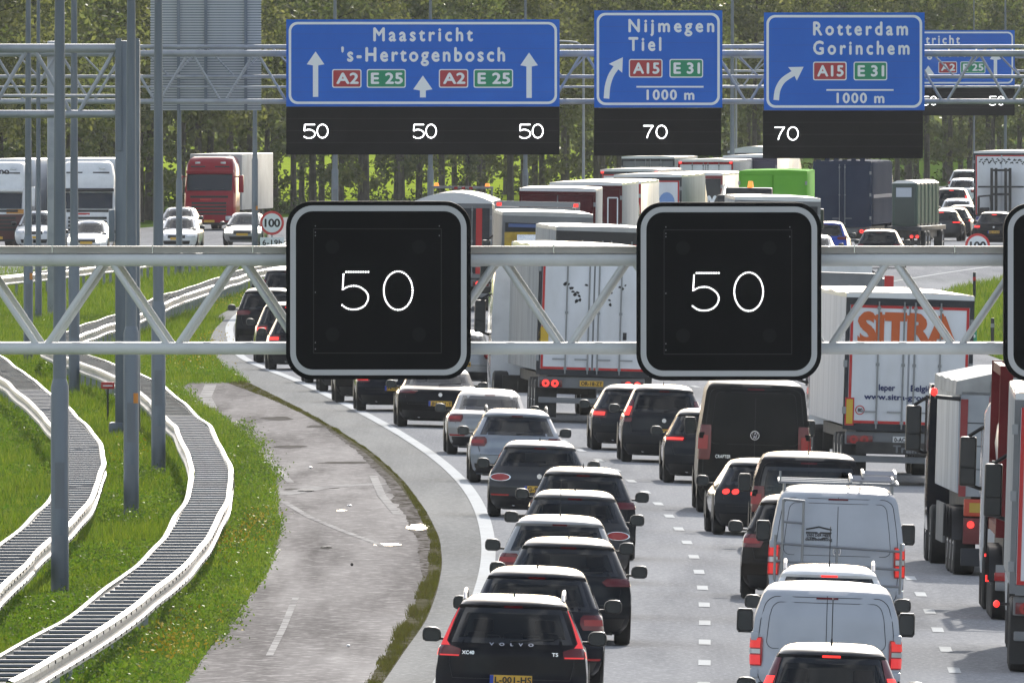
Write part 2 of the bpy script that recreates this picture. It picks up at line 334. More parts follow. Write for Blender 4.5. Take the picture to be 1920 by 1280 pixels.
# ---------------------------------------------------------------- leaf-sized geometry
def blades(n, X, Y, Z, hmin, hmax, wmin, wmax, lean=.5, quad=False):
    """n upright blades as triangles; returns verts, faces"""
    a = rng.uniform(0, 2*np.pi, n); h = rng.uniform(hmin, hmax, n) if np.isscalar(hmin) else hmin; wd = rng.uniform(wmin, wmax, n)
    la = rng.uniform(0, 2*np.pi, n); ll = h * rng.uniform(0, lean, n)
    v = np.zeros((n, 3, 3)); v[:, 0] = np.stack([X - np.cos(a)*wd/2, Y - np.sin(a)*wd/2, Z], 1); v[:, 1] = np.stack([X + np.cos(a)*wd/2, Y + np.sin(a)*wd/2, Z], 1)
    v[:, 2] = np.stack([X + np.cos(la)*ll, Y + np.sin(la)*ll, Z + h], 1); return v.reshape(-1, 3)
def leaves(c, size, flat=.0):
    """quads of random tilt centred at c (n,3)"""
    n = len(c); s = size if not np.isscalar(size) else np.full(n, size); d = rng.normal(size=(n, 3)); d[:, 2] *= (1 - flat); d /= np.linalg.norm(d, axis=1)[:, None]
    e = rng.normal(size=(n, 3)); e -= (e * d).sum(1)[:, None] * d; e /= np.linalg.norm(e, axis=1)[:, None]
    s = s[:, None]; return np.stack([c - d*s*.62, c + e*s*.34, c + d*s*.62, c - e*s*.34], 1).reshape(-1, 3)
def np_mesh(name, v, k, mats, mi=None):
    me = bpy.data.meshes.new(name); nv = len(v); nf = nv // k
    me.vertices.add(nv); me.vertices.foreach_set('co', v.astype(np.float32).ravel()); me.loops.add(nv); me.loops.foreach_set('vertex_index', np.arange(nv, dtype=np.int32))
    me.polygons.add(nf); me.polygons.foreach_set('loop_start', np.arange(0, nv, k, dtype=np.int32))
    for m in (mats if isinstance(mats, (list, tuple)) else [mats]): me.materials.append(m)
    if mi is not None: me.polygons.foreach_set('material_index', mi.astype(np.int32))
    me.update(calc_edges=True); return me
def vg(X, Y): return np.array([g(a, b) for a, b in zip(X, Y)])
def vnoise(X, Y, s, o=0.): return np.array([noise.noise((a * s, b * s * .35, o)) for a, b in zip(X, Y)])
G1 = leafy('grass_blades', ((.045,.085,.012), (.10,.14,.020), (.165,.175,.04)), .38, .45, 1.5)
G2 = leafy('weed_leaves', ((.04,.085,.012), (.075,.12,.02), (.12,.15,.035)), .8, .45, 1.6)
G3 = leafy('moss_tufts', ((.062,.060,.022), (.085,.088,.022), (.085,.068,.042)), 1.5, .3, 1.2)
FLW = M('yellow_flower_heads', (.62,.42,.02), .7)
# verge between the barriers and the old tarmac / road
def verge_right(Y): return _TL(Y) if TLT[0][0] < Y < ymax - 3 else E(Y)
vr_t = np.array([[y, verge_right(y)] for y in np.arange(230, 1100, 2.0)])
def scatter(n, y0, y1, xl):
    Y = F * HC / rng.uniform(F * HC / y1, F * HC / y0, n); Y = np.where(rng.random(n) < .35, rng.uniform(y0, y1, n), Y)
    r = np.interp(Y, vr_t[:, 0], vr_t[:, 1]); a = xl(Y); return a + (r - a) * rng.random(n), Y, r
xl = lambda Y: -(960 + 60) / F * Y
X, Y, R = scatter(210000, 290, 960, xl); nz = vnoise(X, Y, .35); sc = np.clip(Y / 420, .8, 2.0)
h = (.09 + .13 * rng.random(len(X)) + .12 * np.clip(nz, 0, 1)) * sc ** .4
o = bpy.data.objects.new('grass', np_mesh('grass', blades(len(X), X, Y, vg(X, Y) - .03, h, None, .02, .05, .7) if False else blades(len(X), X, Y, vg(X, Y) - .03, h, h, .015, .045, .8), 3, G1)); COL.objects.link(o)
tag(o, 'sunlit green grass of the verge between the barriers', 'grass', kind='stuff')
# leafy weeds along the ragged tarmac edge and in patches
X, Y, R = scatter(190000, 290, 700, xl); nz = vnoise(X, Y, .22, 4.); d = R - X
keep = (nz > .12) | ((d < 1.0 + .8 * vnoise(X, Y, .5, 9.)) & (rng.random(len(X)) < .85)); X, Y, R, d, nz = (q[keep] for q in (X, Y, R, d, nz))
X = X + np.where(d < .3, rng.normal(0, .06, len(X)), 0)
n = len(X); hh = rng.random(n) ** 1.4 * np.clip(.14 + .30 * np.clip(nz + .15, 0, 1), .1, .42)
o = bpy.data.objects.new('weeds', np_mesh('weeds', leaves(np.stack([X, Y, vg(X, Y) - .02 + hh], 1), rng.uniform(.03, .065, n)), 4, G2)); COL.objects.link(o)
tag(o, 'leafy weeds spilling over the ragged edge of the old tarmac', 'weeds', kind='stuff')
fc = []
for px, py, q, rx, ry in [(320,1230,300,.55,14),(480,1010,200,.35,14),(430,1045,120,.35,10),(240,860,60,.6,20),(360,690,160,1.0,18),(390,650,140,1.2,20),(410,575,160,1.4,30)]:
    c = ground(px, py); fc.append(np.stack([c.x + rng.normal(0, rx*.5, q), c.y + rng.normal(0, ry*.5, q), c.z + rng.uniform(.12, .38, q)], 1))
fc = np.concatenate(fc); o = bpy.data.objects.new('yellow_wildflowers', np_mesh('yellow_wildflowers', leaves(fc, rng.uniform(.035, .065, len(fc))), 4, FLW)); COL.objects.link(o)
tag(o, 'yellow wildflowers scattered through the weeds of the verge', 'wildflowers', kind='stuff')
WB = leafy('bush_leaves', ((.04,.075,.014), (.075,.115,.022), (.12,.15,.04)), .9, .45, 1.5); P = []
for px, py, q, rx, hh in [(455,822,260,.30,.45),(470,862,420,.36,.55),(492,905,420,.36,.5),(440,905,240,.3,.5),(480,985,380,.34,.45),(505,1005,260,.25,.4),(452,1005,240,.3,.4),(330,1175,420,.34,.5),(300,1165,260,.26,.45),(390,1120,260,.3,.35),(255,1232,420,.36,.42),(190,1262,420,.36,.42),(330,945,240,.28,.35),(235,985,200,.28,.3),(275,905,220,.3,.35),(150,1120,260,.4,.3),(60,1150,300,.4,.28),(20,1190,300,.4,.28),(120,1180,260,.4,.25),(430,1165,220,.28,.3),(400,1200,220,.3,.3),(45,600,200,.8,.6),(180,610,200,.8,.5),(60,625,200,.8,.5)]:
    q = int(q * 2.4); c = ground(px, py); P.append(np.stack([c.x + rng.normal(0, rx*.5, q), c.y + rng.normal(0, 2.6, q), c.z + rng.random(q)**.8 * hh * (.5 + .5*rng.random(q))], 1))
P = np.concatenate(P); o = bpy.data.objects.new('low_bushes', np_mesh('low_bushes', leaves(P, rng.uniform(.03, .06, len(P))), 4, WB)); COL.objects.link(o)
tag(o, 'bushy green plants along the barrier and the tarmac edge', 'bushes', kind='stuff')
# moss and grass tufts between tarmac and road edge
n = 42000; Y = rng.uniform(ymin, ymax, n); a = np.array([_TR(y) for y in Y]); b = np.array([E(y) for y in Y]); t = rng.random(n) ** .8
X = a - .04 + (b - a + .02) * t; nz = np.array([noise.noise((p*4.0, q*.16, 2.)) for p, q in zip(X, Y)]); tall = np.exp(-((Y - ground(760,1150).y) / 26) ** 2)
keep = (nz + rng.normal(0, .25, n) > .0) & (X < b - .02); X, Y, tall, nz = X[keep], Y[keep], tall[keep], nz[keep]
h = (.012 + .022 * rng.random(len(X))) * (1 + 2.4 * tall) * (1 + np.clip(nz, 0, 1))
o = bpy.data.objects.new('moss_tufts', np_mesh('moss_tufts', blades(len(X), X, Y, vg(X, Y) + .012, h, h, .008, .022, .9), 3, G3)); COL.objects.link(o)
tag(o, 'olive moss and short tufts between the old tarmac and the road', 'moss', kind='stuff')
# grass on the right-hand bank and the near edge of the oncoming side
n = 60000; Y = rng.uniform(640, 1250, n); X = np.array([L(y) + RW for y in Y]) + rng.random(n) ** 1.5 * 9
o = bpy.data.objects.new('bank_grass', np_mesh('bank_grass', blades(n, X, Y, vg(X, Y) - .03, .12, .4, .03, .07, .7), 3, G1)); COL.objects.link(o)
tag(o, 'yellow green grass of the bank right of the motorway', 'grass', kind='stuff')

# ---------------------------------------------------------------- safety barriers
STRUT = M('dark_strut_steel', (.13,.14,.155), .35, .5, var=(.08,.085,.095), vscale=3)
def barrier(name, label, trace, wd, y0, y1):
    T = tab(trace, .74); fn = smooth_fn(T, y0 - 40, y1 + 40, 5, 2.0)
    root = thing(name, label, 'guard rail', (fn(y0), y0, g(fn(y0), y0)), group='double guard rails in the grass')
    W0 = root.location.copy(); yy = list(np.arange(y0, y1, 2.0))
    prof = [(0,.60),(.0,.745),(.02,.758),(.085,.735),(.09,.675),(.005,.635),(.005,.57),(.09,.53),(.085,.475),(0,.45)]
    for sgn, off in ((1, 0.0), (-1, -wd)):
        rows = []
        for y in yy:
            x = fn(y) + off + .03 * noise.noise((y * .07, off, 5)); z = g(x, y) + .045 * noise.noise((y * .06, off, 1))
            rows.append([(x + sgn*a - W0.x, y - W0.y, z + b - W0.z) for a, b in prof[1:]])
        MB().grid(rows).build('rail', RAILW, root, smooth=50)
    sm = MB().tube((-wd, 0, 0), (0, 0, 0), .030, 10); so_ = None; extra = MB(); bolts = MB()
    pm = MB().box(-.05, .05, -.04, .04, 0, .62); po = None; pextra = MB(); k = 0
    for y in np.arange(y0, y1, 2.2):
        x = fn(y); z = g(x, y) + .70; loc = Vector((x, y, z)) - W0
        if k < 100:
            if so_ is None: so_ = sm.build('strut', STRUT, root); c = so_
            else: c = so_.copy(); COL.objects.link(c)
            c.location = loc
        else: extra.box(loc.x - wd, loc.x, loc.y - .05, loc.y + .05, loc.z - .018, loc.z + .018)
        k += 1
        for zz in (.70, .515): bolts.box(loc.x + .086, loc.x + .10, loc.y - .045, loc.y + .045, loc.z - .70 + zz - .022, loc.z - .70 + zz + .022)
    e = extra.build('struts', STRUT, root, smooth=0); e['kind'] = 'stuff'
    bolts.build('bolts', PLAST, root, smooth=0)['kind'] = 'stuff'
    k = 0
    for y in np.arange(y0 + 1, y1, 4.0):
        x = fn(y) - wd/2; loc = Vector((x, y, g(x, y) - .04)) - W0
        if k < 100:
            if po is None: po = pm.build('post', STEEL, root, smooth=0); c = po
            else: c = po.copy(); COL.objects.link(c)
            c.location = loc
        else: pextra.box(loc.x-.05, loc.x+.05, loc.y-.04, loc.y+.04, loc.z, loc.z+.62)
        k += 1
    e = pextra.build('posts', STEEL, root, smooth=0); e['kind'] = 'stuff'
barrier('guard_rail', 'white double guard rail curving beside the old tarmac, the nearer one to the road',
    [(-60,1312),(60,1252),(200,1168),(310,1088),(385,1010),(424,930),(430,880),(390,800),(300,720),(230,688),(155,662),(124,649),(138,634),(200,609),(260,589),(330,558),(440,521),(480,508),(560,494),(660,480)], .62, 290, 1000)
barrier('guard_rail', 'white double guard rail in the grass farther left, leaving the picture at the left edge',
    [(-80,1180),(0,1100),(60,1036),(130,978),(170,928),(190,870),(184,828),(130,768),(60,713),(0,667),(-60,645),(-130,588),(-90,552),(0,520),(100,511),(200,498),(300,484),(420,470),(560,458)], .62, 330, 1080)

# ---------------------------------------------------------------- lamp masts
ORANGE = M('orange_sticker', (.6,.22,.02), .5)
def mast(px, py, wpx, jy, label, H=15., sticker=None, Y=None, hatch=True):
    p = ground(px, py) if Y is None else Vector(((px-960)/F*Y, Y, g((px-960)/F*Y, Y))); s = F / p.y; r = wpx / s / 2
    t = thing('lamp_post', label, 'lamp post', p, group='lamp posts along the motorway')
    zj = max(1.5, HC - (jy - YH) / s - p.z)
    b = MB(); b.tube((0,0,-.3), (0,0,zj), r, 20, caps=False); b.tube((0,0,zj), (0,0,zj + .12), r, 20, 0, r*.76, caps=False); b.build('pole_base', STEELD, t)
    MB().tube((0,0,zj + .12), (0,0,H), r*.76, 20, 0, r*.34).build('shaft', STEELD, t)
    if hatch:

        for z0, z1 in ((.35, 1.0), (1.4, 2.1)):
            h = MB(); rows = [[(r*1.012*math.sin(a), -r*1.012*math.cos(a), z) for a in np.linspace(-.55,.55,7)] for z in (z0, z1)]; h.grid(rows)
            h.build('service_hatch', M('hatch_grey', (.15,.165,.19), .5, .3), t)
    if sticker is not None:
        z = HC - (sticker - YH) / s - p.z; MB().grid([[(r*1.02*math.sin(a), -r*1.02*math.cos(a), q) for a in np.linspace(.3,1.1,5)] for q in (z-.09, z+.09)]).build('number_sticker', ORANGE, t)
    a = MB(); a.tube((0,0,H-.1), (0,-.0,H+.25), r*.34, 10); a.tube((-1.3,0,H+.25), (1.3,0,H+.25), .045, 8); a.build('arm', STEELD, t)
    for sx in (-1, 1): MB().box(sx*1.3 - .35, sx*1.3 + .35, -.14, .14, H+.2, H+.33, bev=.05).build('lamp_head', STEEL, t)
mast(112,1126,34,725,'thick lamp post nearest the camera, standing between the two guard rails')
mast(246,976,29,624,'grey lamp post with an orange sticker, inside the curve of the rail',sticker=746)
mast(297,894,27,576,'grey lamp post just inside the outer curve of the white guard rail')
mast(139,740,21,470,'lamp post right behind the nearest lamp post, foot in the grass')
mast(53,676,18,450,'lamp post behind the front gantry at far left, with a small sticker',sticker=518)
mast(72,601,13,480,'slim lamp post beside the far left lamp post, in front of the trucks')
mast(336,510,12,340,'slim lamp post standing in front of the red truck')
mast(478,468,12,300,'slim lamp post left of the round speed limit sign',sticker=390)
mast(628,440,13,320,'lamp post visible above and below the left end of the widest sign', Y=1160)
mast(807,430,12,320,'lamp post behind the middle of the widest sign', Y=1230)
mast(985,420,11,320,'lamp post behind the right end of the widest sign', Y=1300)
mast(1373,400,12,300,'lamp post between the two right blue signs', Y=1150)
mast(1885,380,8,300,'thin lamp post above the small far blue sign', Y=1420)
mast(1826,380,6,300,'thin far lamp post between the far sign and the last trailer', Y=1600)
def arm_lamp(px, Y, topy, side, label):
    X = (px-960)/F*Y; t = thing('street_lamp', label, 'street lamp', (X, Y, g(X, Y))); H = HC - (topy - YH)/F*Y - g(X, Y)
    MB().tube((0,0,-.2), (0,0,H-.5), .09, 10, 0, .06).build('pole', STEEL, t)
    pts = [(0,0,H-.5),(side*.1,0,H-.25),(side*.35,0,H-.05),(side*.8,0,H),(side*1.5,0,H+.03)]; MB().path(pts, .05, 8).build('arm', STEEL, t)
    MB().box(min(side*1.4,side*2.2), max(side*1.4,side*2.2), -.15, .15, H, H+.16, bev=.05).build('lamp_head', STEEL, t)
arm_lamp(1094, 1330, 78, -1, 'curved arm street lamp between the widest sign and the sign to its right')
arm_lamp(1380, 1500, 84, 1, 'curved arm street lamp between the two right hand blue signs')
# ---------------------------------------------------------------- trees
BARK = M('dark_bark', (.05,.042,.034), .9, var=(.085,.075,.06), vscale=3)
LF = [leafy('poplar_leaves', ((.055,.070,.036), (.088,.10,.054), (.15,.15,.09)), .12, .5, 1.6),
      leafy('poplar_leaves_olive', ((.066,.074,.040), (.10,.105,.060), (.16,.155,.09)), .12, .5, 1.6)]
def tree_proto(k):
    r = np.random.default_rng(40 + k); H = 17 + 2 * r.random(); lean = r.normal(0, .25, 2)
    t = MB(); pts = [Vector((lean[0]*(max(z,0)/8)**1.5, lean[1]*(max(z,0)/8)**1.5, z)) for z in np.linspace(-.3, H*.85, 9)]
    t.grid([[tuple(p + Vector((math.cos(q), math.sin(q), 0)) * .21*(1-i/9.5)) for q in np.linspace(0, 2*math.pi, 9)] for i, p in enumerate(pts)])
    cl = []
    for i in range(34):
        z = 4.6 + (H - 5.5) * ((i + r.random()) / 34); a = r.uniform(0, 6.283); ext = (1.5 + 1.9 * math.sin(math.pi * min(1, (z - 3.5) / (H - 3.0)))) * r.uniform(.45, 1.1)
        base = Vector((lean[0]*(z/8)**1.5, lean[1]*(z/8)**1.5, z - .7)); tip = base + Vector((math.cos(a)*ext, math.sin(a)*ext, .7 + .5 * r.random()))
        if i % 2 == 0: t.tube(base, tip, .05, 5, 0, .015, caps=False)
        cl.append((tip, .75 + .55 * r.random())); cl.append((base.lerp(tip, .5) + Vector((0, 0, .3)), .7 + .3 * r.random()))
    for i in range(9):      # thin low shoots hanging over the trunk
        a = r.uniform(0, 6.283); cl.append((Vector((math.cos(a)*r.uniform(.2, 1.5), math.sin(a)*1.2, r.uniform(1.3, 4.3))), .45))
    P = np.concatenate([np.array(c[0])[None] + r.normal(size=(int(95 * c[1]**2 + 25), 3)) * c[1] * np.array([.52,.52,.42]) for c in cl])
    return t, np_mesh('crown', leaves(P, r.uniform(.16, .34, len(P))), 4, LF[k % 2])
protos = []
for k in range(6):
    t, cm = tree_proto(k); tr = t.build('trunk', BARK); protos.append((tr.data, cm)); bpy.data.objects.remove(tr)
TL = 'tall thin trunked roadside tree in the rows behind the motorway'
for row, (off, st, sp) in enumerate(((-19, 1135, 9.0), (-27, 1160, 11.5))):
    y = st; i = 0
    while y < 1800:
        x = _O(y) + off + random.uniform(-.9, .9); px = 960 + x / y * F
        if -110 < px < 2030:
            k = random.randrange(6); o = thing('roadside_tree', TL, 'tree', (x, y, .04), random.uniform(0, 6.28), group='rows of trees behind the motorway')
            sc = random.uniform(.88, 1.12); o.scale = (sc, sc, sc)
            for nm, me in (('trunk', protos[k][0]), ('crown', protos[k][1])):
                q = bpy.data.objects.new(nm, me); COL.objects.link(q); q.parent = o
        y += sp * random.uniform(.75, 1.25); i += 1
n = 70000; Y = rng.uniform(2080, 2400, n); X = rng.uniform(-70, 190, n); Z = rng.random(n) ** .9 * 15
o = bpy.data.objects.new('far_wood', np_mesh('far_wood', leaves(np.stack([X, Y, Z], 1), rng.uniform(.5, 1.1, n)), 4, LF[0])); COL.objects.link(o)
tag(o, 'far off wood beyond the bright meadow', 'wood', kind='stuff')
UND = leafy('undergrowth_leaves', ((.02,.032,.010), (.035,.048,.014), (.06,.065,.022)), .3, .3, 1.3)
cl = []
for y in np.arange(1130, 1780, 2.8):
    for q in range(1):
        x = _O(y) + random.uniform(-36, -17); hgt = random.choice((.3, .4, .5, .6, .8, 1.0, 1.3, 1.9)); px = 960 + x / y * F
        if -100 < px < 2020: cl.append((x, y, hgt))
P = []
for x, y, hh in cl:
    q = int(30 + 45 * hh); P.append(np.stack([x + rng.normal(0, .45, q), y + rng.normal(0, .5, q), rng.random(q) ** 1.3 * hh], 1))
P = np.concatenate(P); o = bpy.data.objects.new('undergrowth', np_mesh('undergrowth', leaves(P, rng.uniform(.12, .28, len(P))), 4, UND)); COL.objects.link(o)
tag(o, 'dark undergrowth around the feet of the tree rows', 'undergrowth', kind='stuff')

# ---------------------------------------------------------------- gantries
def XZ(px, py, Y): p = at(px, py, Y); return p.x, p.z
def truss(root, Y, x0, x1, zt, zb, rt, rb, rd, period, x_first, mat, gap=.25, dual=None):
    for nm, z, r in (('top_chord', zt, rt), ('bottom_chord', zb, rb)):
        MB().tube((x0, Y, z), (x1, Y, z), r, 24).build(nm, mat, root)
    x = x_first; d = MB()
    while x - period > x0: x -= period
    while x + period * .5 < x1 + period:
        for a, b in ((x + gap*.35, x + period/2 - gap*.35), (x + period - gap*.35, x + period/2 + gap*.35)):
            if min(a, b) > x0 and max(a, b) < x1: d.tube((a, Y, zb + rb*.7), (b, Y, zt - rt*.7), rd, 12)
        x += period
    d.build('diagonals', mat, root)
def rel(root, *kids): pass
# near gantry with the big lane signals
GY = 241.0
gt = thing('sign_gantry', 'near grey tube gantry carrying the large black speed signals', 'gantry')
x0, zt = XZ(-240, 487, GY); x1, zb = XZ(2660, 653, GY)
truss(gt, GY, x0, x1, zt, zb, .064, .061, .031, 245 / 188., XZ(78, 0, GY)[0], WHITEP, .16)
truss(gt, GY + 1.1, x0, x1, zt - .004, zb - .004, .06, .058, .03, 245 / 188., XZ(86, 0, GY)[0], WHITEP, .16)
tr = MB(); tr.box(x0, x1, GY - .04, GY + 1.15, zt + .066, zt + .128); tr.box(x0, x1, GY - .055, GY - .041, zt + .118, zt + .135)
tr.build('cable_tray', M('tray_steel', (.40,.375,.35), .4, .3, var=(.33,.30,.28), vscale=2), gt)
cp = MB()
for px in range(-190, 2600, 188): xx = XZ(px + 100, 0, GY)[0]; cp.box(xx - .006, xx + .006, GY - .06, GY - .056, zt + .07, zt + .145)
cp.build('tray_clips', CHROME, gt)
for xx in (x0, x1): MB().box(xx - .16, xx + .16, GY + .2, GY + .9, g(xx, GY) - .3, zt + .2, bev=.03).build('column', WHITEP, gt)

def rrect(x0, x1, z0, z1, r, n=8):
    out = []
    for cx, cz, a in ((x1-r, z1-r, 0), (x0+r, z1-r, 90), (x0+r, z0+r, 180), (x1-r, z0+r, 270)):
        for i in range(n + 1): t = math.radians(a + 90 * i / n); out.append((cx + r*math.cos(t), cz + r*math.sin(t)))
    return out
def ring2(mb, a, b, y, m=0):
    n = len(a); o = [(x, y, z) for x, z in a] + [(x, y, z) for x, z in b]
    return mb.add(o, [(i, (i+1) % n, n + (i+1) % n, n + i) for i in range(n)], m)
FIVE = [(50,2),(4,2),(2,35),(14,29),(31,29),(46,39),(50,51),(44,64),(32,71),(18,72),(8,69),(0,63)]
def catmull(P, n=6):
    out = []
    for i in range(len(P)-1):
        p0, p1, p2, p3 = P[max(i-1,0)], P[i], P[i+1], P[min(i+2, len(P)-1)]
        for t in np.linspace(0, 1, n, endpoint=False):
            out.append(tuple(.5*(2*p1[k] + (p2[k]-p0[k])*t + (2*p0[k]-5*p1[k]+4*p2[k]-p3[k])*t*t + (3*p1[k]-p0[k]-3*p2[k]+p3[k])*t**3) for k in (0, 1)))
    return out + [P[-1]]
def resample(P, d):
    out = [P[0]]; acc = 0
    for a, b in zip(P, P[1:]):
        l = math.hypot(b[0]-a[0], b[1]-a[1]); t = d - acc
        while t <= l: out.append((a[0]+(b[0]-a[0])*t/l, a[1]+(b[1]-a[1])*t/l)); t += d
        acc = (acc + l) % d
    return out
five = resample(FIVE[:3] + catmull(FIVE[2:])[1:], 4.6); zero = resample([(27 + 27*math.cos(t), 37 + 36*math.sin(t)) for t in np.linspace(0, 2*math.pi, 73)], 4.6)
s = F / GY; BORD = M('signal_border_grey', (.44,.44,.45), .5); FAINT = M('signal_faint_line', (.022,.022,.025), .6); FAINT2 = M('unlit_lamp_cluster', (.008,.008,.009), .7, spec=.2)
def signal(pxl, pyt, label):
    cx, z1 = XZ(pxl + 173, pyt, GY); w2, hh = 173 / s, 333 / s; t = thing('speed_signal', label, 'speed signal', (cx, GY - .45, z1 - hh), group='black lane signals on the near gantry')
    b = MB(); o = rrect(-w2, w2, 0, hh, .26, 10); b.prism(o, 0, .30); b.build('housing', BLACK, t, smooth=60)
    br = MB(); ring2(br, rrect(-w2+.042, w2-.042, .042, hh-.042, .225, 10), rrect(-w2+.098, w2-.098, .098, hh-.098, .17, 10), -.004)
    br.build('border', BORD, t)
    U = lambda px: (px - 710) / s
    V = lambda py: hh - (py - 377) / s
    ln = MB()
    for a, bb, c, d in ((588, 828, 428, 429.3), (588, 828, 660, 661.3), (588, 589.2, 428, 660), (827, 828.2, 428, 660)): ln.box(U(a), U(bb), -.006, -.002, V(d), V(c))
    ln.build('panel_edge', FAINT, t)
    hd = MB()
    for a, c in ((592, 422), (592, 434), (592, 440), (592, 546), (592, 640), (592, 652), (824, 422), (824, 440)): hd.box(U(a-.9), U(a+.9), -.012, -.004, V(c+2.2), V(c))
    hd.build('hinge_pins', GALV, t)
    for cxp, cyp in ((624, 462), (786, 462), (624, 626), (786, 626)):
        d = MB(); n = 24; d.add([(U(cxp), -.005, V(cyp))] + [(U(cxp) + .07*math.cos(2*math.pi*i/n), -.005, V(cyp) + .07*math.sin(2*math.pi*i/n)) for i in range(n)], [(0, 1+(i+1) % n, 1+i) for i in range(n)]); d.build('lamp_cluster', FAINT2, t)
    for pts, ox in ((five, 641), (zero, 720)):
        d = MB()
        for x, y in pts: d.ellipsoid((U(ox + x), -.008, V(507 + y)), (.0082, .005, .0082), nu=8, nv=4)
        d.build('digit', LED, t, smooth=60)
    a = MB(); a.box(-.5, -.42, .3, .45, .2, hh-.2); a.box(.42, .5, .3, .45, .2, hh-.2); a.build('bracket', STEEL, t)
signal(537, 377, 'black 50 speed signal in the left half of the near gantry')
signal(1193, 379, 'black 50 speed signal left of the orange lettered trailer')
signal(1880, 381, 'black speed signal cut off by the right edge of the picture')

# far sign gantry
def box_gantry(Y, label, pl, pr, col_px, x_first_px, period_px):
    t = thing('sign_gantry', label, 'gantry'); a, zt = XZ(pl, 100, Y) if Y == 780 else (XZ(pl, 0, Y)[0], 8.5); b = XZ(pr, 0, Y)[0]; zt = 8.5; zb = 6.95
    truss(t, Y, a, b, zt, zb, .105, .085, .045, period_px * Y / F, XZ(x_first_px, 0, Y)[0], STEEL, .3)
    truss(t, Y + 1.8, a, b, zt + .22, zt - .75, .065, .06, .03, period_px * Y / F, XZ(x_first_px + 25, 0, Y)[0], STEEL, .3)
    MB().tube((a, Y + .6, 7.42), (b, Y + .6, 7.42), .035, 10).build('cable_pipe', STEEL, t)
    for c in col_px:
        xx = XZ(c, 0, Y)[0]; MB().box(xx - .17, xx + .17, Y + .4, Y + 1.4, -.3, 8.9, bev=.04).build('column', STEEL, t)
    return t
box_gantry(780., 'far tube gantry carrying the three wide blue signs', -150, 2350, (98, 2330), 295, 123)
box_gantry(1234., 'second tube gantry far behind, carrying the small cut off blue sign', 1250, 2200, (2180,), 1300, 90)
# left gantry over the oncoming side
t = thing('sign_gantry', 'tube gantry at the upper left ending in a column on the grass', 'gantry'); Y = 529.
truss(t, Y, XZ(-420,0,Y)[0], XZ(226,0,Y)[0], XZ(0,91,Y)[1], XZ(0,214,Y)[1], .098, .085, .045, 165*Y/F, XZ(-25,0,Y)[0], STEEL, .3)
MB().tube((XZ(-420,0,Y)[0], Y+.5, XZ(0,180,Y)[1]), (XZ(228,0,Y)[0], Y+.5, XZ(0,180,Y)[1]), .035, 10).build('cable_pipe', STEEL, t)
xx = XZ(240,0,Y)[0]
MB().box(xx-.26, xx-.14, Y-.15, Y+.15, 6.3, 8.75).box(xx+.14, xx+.25, Y-.15, Y+.15, 6.3, 8.75).build('end_plates', STEELD, t)
MB().box(xx-.28, xx+.26, Y-.1, Y+.5, -.2, 8.7, bev=.03).box(xx-.42, xx-.1, Y-.2, Y+.5, -.2, .35, bev=.05).build('column', STEELD, t)
MB().box(xx-.42, xx-.29, Y-.2, Y+.1, 4.3, 5.0, bev=.02).build('switch_box', STEELD, t)
MB().box(XZ(-410,0,Y)[0]-.25, XZ(-410,0,Y)[0]+.25, Y-.2, Y+.4, -.2, 8.7).build('column', STEELD, t)
# back of a big sign seen from behind
Y = 783.5; t = thing('road_sign', 'ribbed grey back of a big sign facing the oncoming traffic', 'road sign'); xa, za = XZ(282, -45, Y); xb, zb = XZ(490, 207, Y)
m = MB(); n = 52
for i in range(n): z = zb + (za - zb) * i / n; m.box(xa, xb, Y, Y + .05, z, z + (za - zb) / n * .62)
MB().box(xa + .02, xb - .02, Y + .03, Y + .06, zb, za).build('backing', STEELD, t, smooth=0); m.build('ribbed_panel', M('sign_back_alu', (.40,.42,.44), .4, .4), t, smooth=0)
for px in (335, 386, 461): MB().box(XZ(px,0,Y)[0] - .05, XZ(px,0,Y)[0] + .05, Y - .12, Y - .002, zb, za).build('stiffener', STEELD, t)

# blue direction signs
def arrow_up(mb, cx, z0, z1, k, hw, hl, y=0):
    mb.add([(cx-k/2,y,z0),(cx+k/2,y,z0),(cx+k/2,y,z1-hl),(cx+hw,y,z1-hl*.92),(cx,y,z1),(cx-hw,y,z1-hl*.92),(cx-k/2,y,z1-hl)], [(0,1,2,6),(6,2,3),(6,3,5),(5,3,4)] if False else [(0,1,2,6),(6,2,3,4,5)]); return mb
def arrow_bent(mb, P, k, hw, hl, y=0):
    c = catmull(P, 8); n = len(c); rows = []
    for i, (x, z) in enumerate(c):
        dx, dz = c[min(i+1,n-1)][0]-c[max(i-1,0)][0], c[min(i+1,n-1)][1]-c[max(i-1,0)][1]; l = math.hypot(dx, dz); nx, nz = dz/l, -dx/l
        rows.append([(x-nx*k/2, y, z-nz*k/2), (x+nx*k/2, y, z+nz*k/2)])
    mb.grid(rows); dx, dz = dx/l, dz/l; x, z = c[-1]
    return mb.add([(x+nx*hw-dx*.03, y, z+nz*hw-dz*.03), (x+dx*hl, y, z+dz*hl), (x-nx*hw-dx*.03, y, z-nz*hw-dz*.03), (x, y, z)], [(0,1,2,3)])
